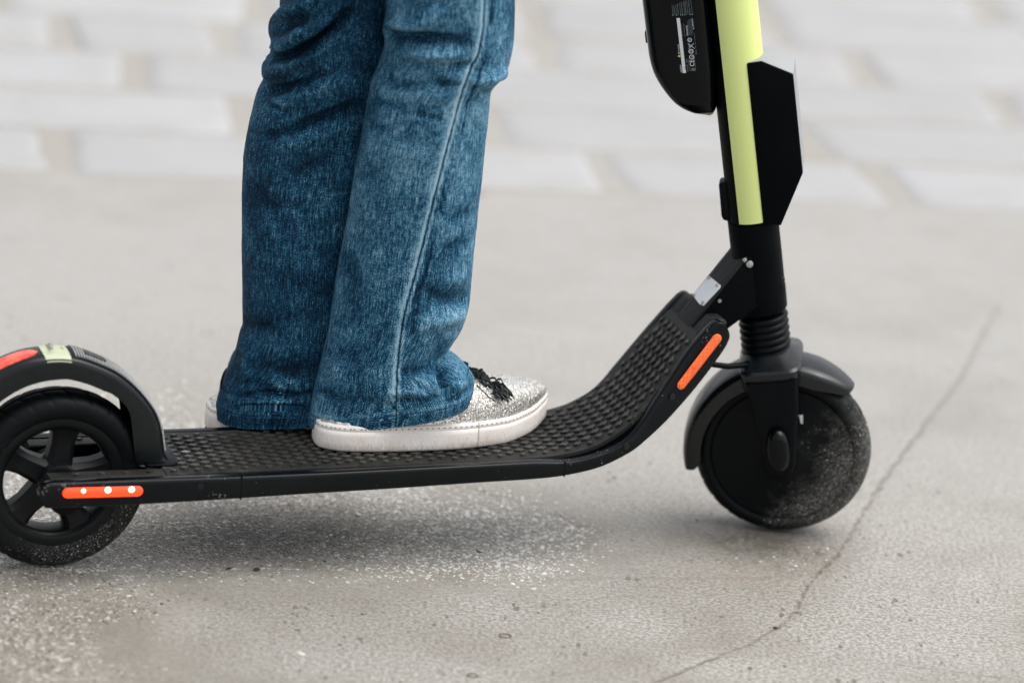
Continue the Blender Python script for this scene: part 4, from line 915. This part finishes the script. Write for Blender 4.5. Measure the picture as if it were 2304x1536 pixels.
far_rows = [(488, 914, 760, 912), (489, 890, 770, 890), (500, 857, 778, 862), (513, 820, 786, 830), (528, 790, 790, 800), (540, 745, 795, 765), (547, 722, 800, 735), (546, 680, 806, 690), (546, 629, 815, 640), (544, 560, 826, 570), (544, 500, 838, 505), (544, 440, 848, 440), (546, 391, 858, 391), (549, 345, 866, 345), (554, 309, 872, 309), (560, 280, 877, 280), (566, 252, 882, 250), (579, 205, 888, 205), (593, 176, 892, 180), (590, 160, 894, 160), (592, 142, 896, 143), (606, 128, 898, 128), (611, 88, 902, 90), (605, 66, 904, 66), (608, 42, 906, 42), (629, 22, 908, 20), (630, 0, 910, 0), (632, -60, 915, -60), (640, -200, 925, -200), (670, -400, 940, -400), (700, -640, 960, -620)]
ff = [([(606, 42), (640, 30), (680, 10), (720, -20)], 15, .006), ([(615, 75), (660, 60), (700, 35)], 14, -.003), ([(610, 106), (650, 96), (700, 66), (745, 30), (775, -10)], 16, .0085), ([(613, 136), (660, 122), (705, 95), (750, 60), (790, 20)], 11, -.0110), ([(594, 152), (650, 146), (700, 125), (750, 98)], 12, .0048),
      ([(592, 180), (625, 178), (665, 172)], 8, -.0025), ([(585, 212), (640, 200), (690, 184), (735, 160)], 10, -.0055), ([(585, 240), (650, 226), (720, 200), (770, 172)], 17, .0036), ([(592, 222), (630, 248), (660, 264)], 8, -.0026), ([(590, 308), (650, 294), (710, 272), (760, 252), (840, 228)], 12, -.0055), ([(600, 335), (680, 318), (760, 290), (830, 262)], 18, .0030),
      ([(650, 395), (700, 370), (760, 350)], 14, -.0014), ([(570, 420), (620, 470), (650, 520)], 16, -.0016), ([(600, 490), (640, 475), (690, 490)], 12, .0012), ([(545, 720), (575, 735), (620, 730)], 12, -.0026), ([(535, 760), (560, 800), (555, 860)], 16, .0026), ([(560, 850), (590, 870), (620, 880)], 12, -.0022),
      ([(540, 893), (600, 885), (680, 890), (720, 880)], 8, -.0036), ([(530, 905), (600, 903), (690, 905)], 6, .0022), ([(540, 918), (600, 918), (690, 917)], 6, -.0030), ([(560, 820), (640, 835), (700, 830)], 14, -.0020), ([(600, 780), (660, 770), (700, 780)], 20, .0018)]
LEGS = []
for kind_, rows_, yc, dep, fl, sm, sag, seed in (('near', near_rows, 4.112, [.050, .057, .056, .058, .062, .066, .068, .070, .074, .080, .085], nf, seam_n, .0040, 41), ('far', far_rows, 4.165, [.062, .060, .056, .058, .062, .066, .068, .072, .078, .082, .085], ff, None, .005, 77)):
    LEGS.append(leg(rows_, yc, dep, fl, sm, sag, .015, seed))
    if kind_ == 'far': LEGS[-1][1][:] -= .22  # shade on the far leg, painted as an even darkening of the denim
Va, Fa, Wa, Sa, Ha, UVs = [], [], [], [], [], []
for li, (Vt, wash_shade, sd_, hemd, sp, per, q) in enumerate(LEGS):
    nr, nc, _ = Vt.shape; b = sum(len(x) for x in Va)
    # inner turned hem: three rings going in and up
    cen = Vt[0].mean(0); inn = []
    for k, (f, up) in enumerate(((.990, -.0006), (.975, .0004), (.965, .012), (.95, .035))):
        r_ = cen+(Vt[0]-cen)*f; r_[:, 2] = Vt[0][:, 2]+up; inn.append(r_)
    inn = np.array(inn[::-1]); full = np.concatenate([inn, Vt], 0); n2 = full.shape[0]
    Va.append(full.reshape(-1, 3)); pad = len(inn)
    Wa.append(np.concatenate([np.full((pad, nc), -.1), wash_shade]).ravel()); Sa.append(np.concatenate([np.full((pad, nc), 1.0), sd_]).ravel()); Ha.append(np.concatenate([np.full((pad, nc), .004), hemd]).ravel())
    idx = b+np.arange(n2*nc).reshape(n2, nc); Fa += np.stack([idx[:-1], np.roll(idx[:-1], -1, 1), np.roll(idx[1:], -1, 1), idx[1:]], -1).reshape(-1, 4).tolist()
    hc = np.concatenate([np.zeros((pad, nc)), np.repeat(hemd.mean(1, keepdims=True), nc, 1)]); au = np.tile(np.linspace(0, .46, nc, endpoint=False), (n2, 1))+li*.77
    UVs.append(np.stack([au, hc], -1).reshape(-1, 2)); 
Vall = np.concatenate(Va)
# seat of the trousers, above the view: closes both tubes
tops = [LEGS[k][0][-1] for k in (0, 1)]; c0 = tops[0].mean(0); c1 = tops[1].mean(0); cm = (c0+c1)/2
hip = []; nh = 48
for z_, rx, ry in ((-.05, .128, .095), (.0, .148, .112), (.08, .150, .115), (.18, .128, .100), (.19, .122, .095)):
    hip.append([(cm[0]+rx*math.cos(t), cm[1]+ry*math.sin(t), cm[2]+z_) for t in np.linspace(0, 2*math.pi, nh, endpoint=False)])
b = len(Vall); Vall = np.concatenate([Vall, np.array(hip).reshape(-1, 3)]); 
for i in range(4):
    for j in range(nh): Fa.append([b+i*nh+j, b+i*nh+(j+1) % nh, b+(i+1)*nh+(j+1) % nh, b+(i+1)*nh+j])
Fa.append([b+j for j in range(nh)][::-1]); Fa.append([b+4*nh+j for j in range(nh)])
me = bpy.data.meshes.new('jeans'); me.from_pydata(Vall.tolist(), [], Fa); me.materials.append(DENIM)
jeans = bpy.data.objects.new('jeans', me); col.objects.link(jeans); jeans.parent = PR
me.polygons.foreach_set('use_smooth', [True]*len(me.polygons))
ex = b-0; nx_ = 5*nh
attr(jeans, 'wash_shade', np.concatenate([*Wa, np.zeros(nx_)])); attr(jeans, 'seamd', np.concatenate([*Sa, np.ones(nx_)])); attr(jeans, 'hemd', np.concatenate([*Ha, np.ones(nx_)]))
uva = np.concatenate([*UVs, np.zeros((nx_, 2))]); ul = me.uv_layers.new(name='UVMap'); li_ = np.zeros(len(me.loops), np.int32); me.loops.foreach_get('vertex_index', li_)
uvl = uva[li_]
# unwrap the closing column
nv_tot = len(me.loops)//4
for pstart in range(0, (len(uvl)//4)*4, 4):
    pass
q4 = uvl[:(len(Fa)-2)*4].reshape(-1, 4, 2); mx = q4[:, :, 0].max(1, keepdims=True); q4[:, :, 0] = np.where(mx-q4[:, :, 0] > .2, q4[:, :, 0]+.46, q4[:, :, 0]); uvl[:(len(Fa)-2)*4] = q4.reshape(-1, 2)
ul.data.foreach_set('uv', uvl.astype(np.float32).ravel())
# seam stitching: a row of small raised stitches beside the side seam of the near leg
V, F_ = [], []; sp = LEGS[0][4]
for i in range(3, len(sp)-6, 1):
    pass

# ---------------- sneakers
def sneaker(outline, zb, up_prof, parent, mirror=False, tilt=None, tassel=True, seedk=0):
    """outline: closed (u,v) loop of the sole; zb(u): bottom height; up_prof: [(u, height above sole top at centre)]"""
    OL = np.array(outline, float); n = 160; cl = catmull(np.vstack([OL, OL[:1]]), n+1)[:-1]
    xf = tilt or (lambda p: p)
    cen = cl.mean(0); sh = empty('sneaker', parent) if False else None
    R = []; low = []; prof = ((.955, 0), (.985, .0012), (.995, .004), (1.0, .010), (1.0, .018), (.992, .0245), (.985, .0275), (.955, .0290), (.90, .0290))
    # offset outline inwards using normals
    tn = np.roll(cl, -1, 0)-np.roll(cl, 1, 0); tn /= np.linalg.norm(tn, axis=1, keepdims=True); nrm_ = np.stack([tn[:, 1], -tn[:, 0]], 1)
    if ((cl+nrm_*.001-cen)**2).sum() < ((cl-cen)**2).sum(): nrm_ = -nrm_
    def ring(off, dz): return [xf(np.array([p[0]+m_[0]*off, p[1]+m_[1]*off, zb(p[0])+dz])) for p, m_ in zip(cl, nrm_)]
    for off, dz in ((-.012, 0), (-.003, .0), (-.0012, .0012), (0, .0035), (.0002, .010), (-.0002, .018), (-.0003, .0225), (-.0008, .0228), (-.0012, .0232), (-.0008, .0238), (-.0004, .0262), (-.0012, .0290), (-.003, .0300), (-.006, .0300)):
        R.append(ring(off, dz)); low += [1-dz/.03]*n
    sole = loft('sole', R, SOLE, None, True)
    attr(sole, 'low', low); uu = np.tile(cl[:, 0], len(R)); umax = cl[:, 0].max(); attr(sole, 'toetex', ((uu > umax-.105)).astype(float)); attr(sole, 'seamx', uu-(umax-.105))
    ul = sole.data.uv_layers.new(name='UVMap'); pc = np.concatenate([[0], np.cumsum(np.linalg.norm(np.diff(cl, axis=0), axis=1))]); zz = np.array([x[1] for x in ((0, 0), (0, 0), (0, .0012), (0, .0035), (0, .01), (0, .018), (0, .0225), (0, .0228), (0, .0232), (0, .0238), (0, .0262), (0, .029), (0, .03), (0, .03))])
    for l in sole.data.loops: l_ = l.vertex_index; ul.data[l.index].uv = (pc[l_ % n]*1.0*.9, zz[l_//n]*.9+(pc[l_ % n])*.3)
    # stitches on the sole edge
    V, F_ = [], []
    L = pc[-1]; k = 0; s = 0
    while s < L:
        i = int(np.searchsorted(pc, s)) % n; p = cl[i]; m_ = nrm_[i]; t = tn[i]
        for dt, do, dz in ((-.0011, .0001, .0262), (.0011, .0001, .0262), (.0011, -.0002, .0272), (-.0011, -.0002, .0272)): V.append(xf(np.array([p[0]+t[0]*dt+m_[0]*do, p[1]+t[1]*dt+m_[1]*do, zb(p[0])+dz])))
        b = len(V)-4; F_.append((b, b+1, b+2, b+3)); s += .0052
    st_ob = mesh_ob('sole_stitches', V, F_, STITCH, sole, False); tag(st_ob, kind='stuff')
    # upper: stations along u
    us = np.linspace(cl[:, 0].min()+.004, cl[:, 0].max()-.0045, 60); RU = []
    for u in us:
        x = cl[:, 0]; d_ = x-u; idx = np.where(d_*np.roll(d_, -1) <= 0)[0]; vv = []
        for i in idx:
            j = (i+1) % n; f = d_[i]/(d_[i]-d_[j]+1e-12); vv.append(cl[i, 1]*(1-f)+cl[j, 1]*f)
        v0, v1 = min(vv)+.0035, max(vv)-.0035
        if v1-v0 < .004: v0, v1 = (v0+v1)/2-.002, (v0+v1)/2+.002
        h = float(np.interp(u, [p[0] for p in up_prof], [p[1] for p in up_prof])); c_ = (v0+v1)/2; hw = (v1-v0)/2; ring_ = []
        for a in np.linspace(0, math.pi, 33):
            ca, sa = math.cos(a), math.sin(a); e = .62; y = math.copysign(abs(ca)**e, ca)*hw; bulge = 1+.035*math.sin(a*2)**2
            ring_.append(xf(np.array([u, c_-y*bulge, zb(u)+.0285+h*sa**.95])))
        RU.append(ring_)
    upo = loft('sneaker', RU, GLIT, parent, True, closed=False)
    sole.parent = upo
    return upo, cl
ZD = lambda u: .1205+.0014
zb_near = lambda u: float(np.interp(u, [.2, .50, .535, .572], [.1222, .1228, .1255, .1325]))+.0006
near_out = [(.2835, .006), (.2850, -.006), (.294, -.016), (.312, -.0245), (.346, -.0300), (.400, -.0325), (.452, -.0300), (.500, -.0180), (.535, .004), (.558, .029), (.5655, .046), (.563, .060), (.550, .070), (.522, .0745), (.480, .0700), (.430, .0600), (.380, .0520), (.330, .0450), (.302, .0370), (.287, .0220)]
cv = lambda u: float(np.interp(u, [.28, .35, .45, .52, .57], [.010, .012, .020, .032, .045]))
def prof_from(pts, zb):
    return [(.28, .002), (.295, .004), (.31, .008), (.34, .022), (.38, .055), (.42, .062), (.454, .0430), (.471, .0375), (.495, .0325), (.516, .0270), (.534, .0215), (.548, .0155), (.556, .0110), (.561, .0075), (.57, .004)]
up_pts = [(1040, 838), (1070, 849), (1114, 857), (1151, 864), (1181, 876), (1203, 893), (1213, 905), (1218, 915)]
shoe, cl_n = sneaker(near_out, zb_near, prof_from(up_pts, zb_near), PR)
# elastic gusset line and tassels on the near shoe
def surf(u, a):
    """point on the upper (angle a from near side)"""
    pr = prof_from(up_pts, zb_near); h = float(np.interp(u, [p[0] for p in pr], [p[1] for p in pr])); x = cl_n[:, 0]; d_ = x-u; n = len(x); idx = np.where(d_*np.roll(d_, -1) <= 0)[0]; vv = [cl_n[i, 1] for i in idx]
    v0, v1 = min(vv)+.0035, max(vv)-.0035; ca, sa = math.cos(a), math.sin(a); return np.array([u, (v0+v1)/2-math.copysign(abs(ca)**.62, ca)*(v1-v0)/2, zb_near(u)+.0285+h*sa**.95])
def tassel(u, a, name='tassel', flip=1, shoeo=None, sc_=1.0):
    V, F_ = [], []
    r = random.Random(int(u*1e4)+int(a*10))
    for k in range(46):
        L = r.uniform(.009, .015)*sc_; du = r.gauss(0, .0045); da = r.gauss(0, .16); p = surf(np.clip(u+du, .30, .56), a+da)+np.array([0, 0, .0012]); n_seg = 6; ph = r.random()*6; pts = []
        side = r.uniform(-.5, .9)*flip
        for s in range(n_seg):
            f = s/(n_seg-1); q = p+np.array([L*f*(.50+.3*side)+.0008*math.sin(ph+f*7), -L*f*.72*flip+.0008*math.cos(ph+f*5), .0035*math.sin(f*3.0)*sc_+.0010*math.sin(ph+f*6)-.0058*f])
            q[2] = max(q[2], surf(np.clip(q[0], .30, .56), min(max(a-.5*f*flip, .1), 3))[2]*0+q[2]); pts.append(q)
        b = len(V); rr = .0013
        for q in pts:
            for e in range(4): V.append(q+np.array([0, rr*math.cos(e*1.57), rr*math.sin(e*1.57)]))
        for s in range(n_seg-1):
            for e in range(4): F_.append((b+s*4+e, b+s*4+(e+1) % 4, b+s*4+4+(e+1) % 4, b+s*4+4+e))
        F_.append((b, b+1, b+2, b+3)); F_.append((b+(n_seg-1)*4, b+(n_seg-1)*4+1, b+(n_seg-1)*4+2, b+(n_seg-1)*4+3))
    return mesh_ob(name, V, F_, TASSEL, shoeo, False)
tassel(.470, 1.62, shoeo=shoe, sc_=1.25); tassel(.484, 1.12, shoeo=shoe, sc_=1.35)
# knot and strap of the tassels, and a moc-toe strap across the vamp
pts = [surf(.4945-.004*math.cos(a), a)+np.array([0, 0, .0010]) for a in np.linspace(.45, 2.4, 24)]
V = []; F_ = []
for k, p in enumerate(pts):
    for du, dz in ((-.0055, 0), (-.005, .0012), (.005, .0012), (.0055, 0)): V.append(p+np.array([du-.012, 0, dz-.0010]))
F_ = [(k*4+j, k*4+j+1, k*4+j+5, k*4+j+4) for k in range(len(pts)-1) for j in range(3)]
mesh_ob('vamp_strap', V, F_, GLIT, shoe, True)
pts = [surf(u, a)+np.array([0, -.0004, .0004]) for u, a in ((.462, 1.15), (.467, .95), (.473, .78), (.480, .62))]
tube('gusset_edge', pts, .0008, TASSEL, shoe, 6)
# ankle under the near hem so that nothing is hollow
R = []
for z_, ru, rv in ((.150, .050, .036), (.185, .042, .034), (.24, .036, .034), (.30, .040, .040)):
    c = O+su*(.352)+sv*(.008); R.append([(c[0]+su[0]*ru*math.cos(q)+sv[0]*rv*math.sin(q), c[1]+su[1]*ru*math.cos(q)+sv[1]*rv*math.sin(q), z_) for q in np.linspace(0, 2*math.pi, 24, endpoint=False)])
SOCK = Mt('dark_sock', (.02, .02, .022), .9).m
loft('sock', R, SOCK, PR)
# far sneaker: heel hangs over the far edge of the deck
H_ = np.array([.192, .112]); ca, sa = math.cos(rad(-6)), math.sin(rad(-6))
def far_map(p):   # near-shoe coordinates -> far-shoe, rotated toes in and tipped
    u, v, z = p[0]-.2835, -(p[1]-.010), p[2]-.1228; x = u*ca-v*sa; y = u*sa+v*ca
    return np.array([H_[0]+x, H_[1]+y, .1030+z+x*.11])
far_sh, _ = sneaker(near_out, zb_near, prof_from(up_pts, zb_near), PR, tilt=far_map)
for o_ in list(bpy.data.objects):
    if o_.name.startswith('sneaker') or o_.name.startswith('sock') and False: pass
# sneakers were measured in the scooter frame
Ms = Matrix.Translation((OX, OY, 0)) @ Matrix.Rotation(PSI, 4, 'Z')
for o_ in (shoe, far_sh): o_.matrix_local = Ms
print('pebbles', NPEB, 'studs', len(lat), 'ribs', len(rib_t))
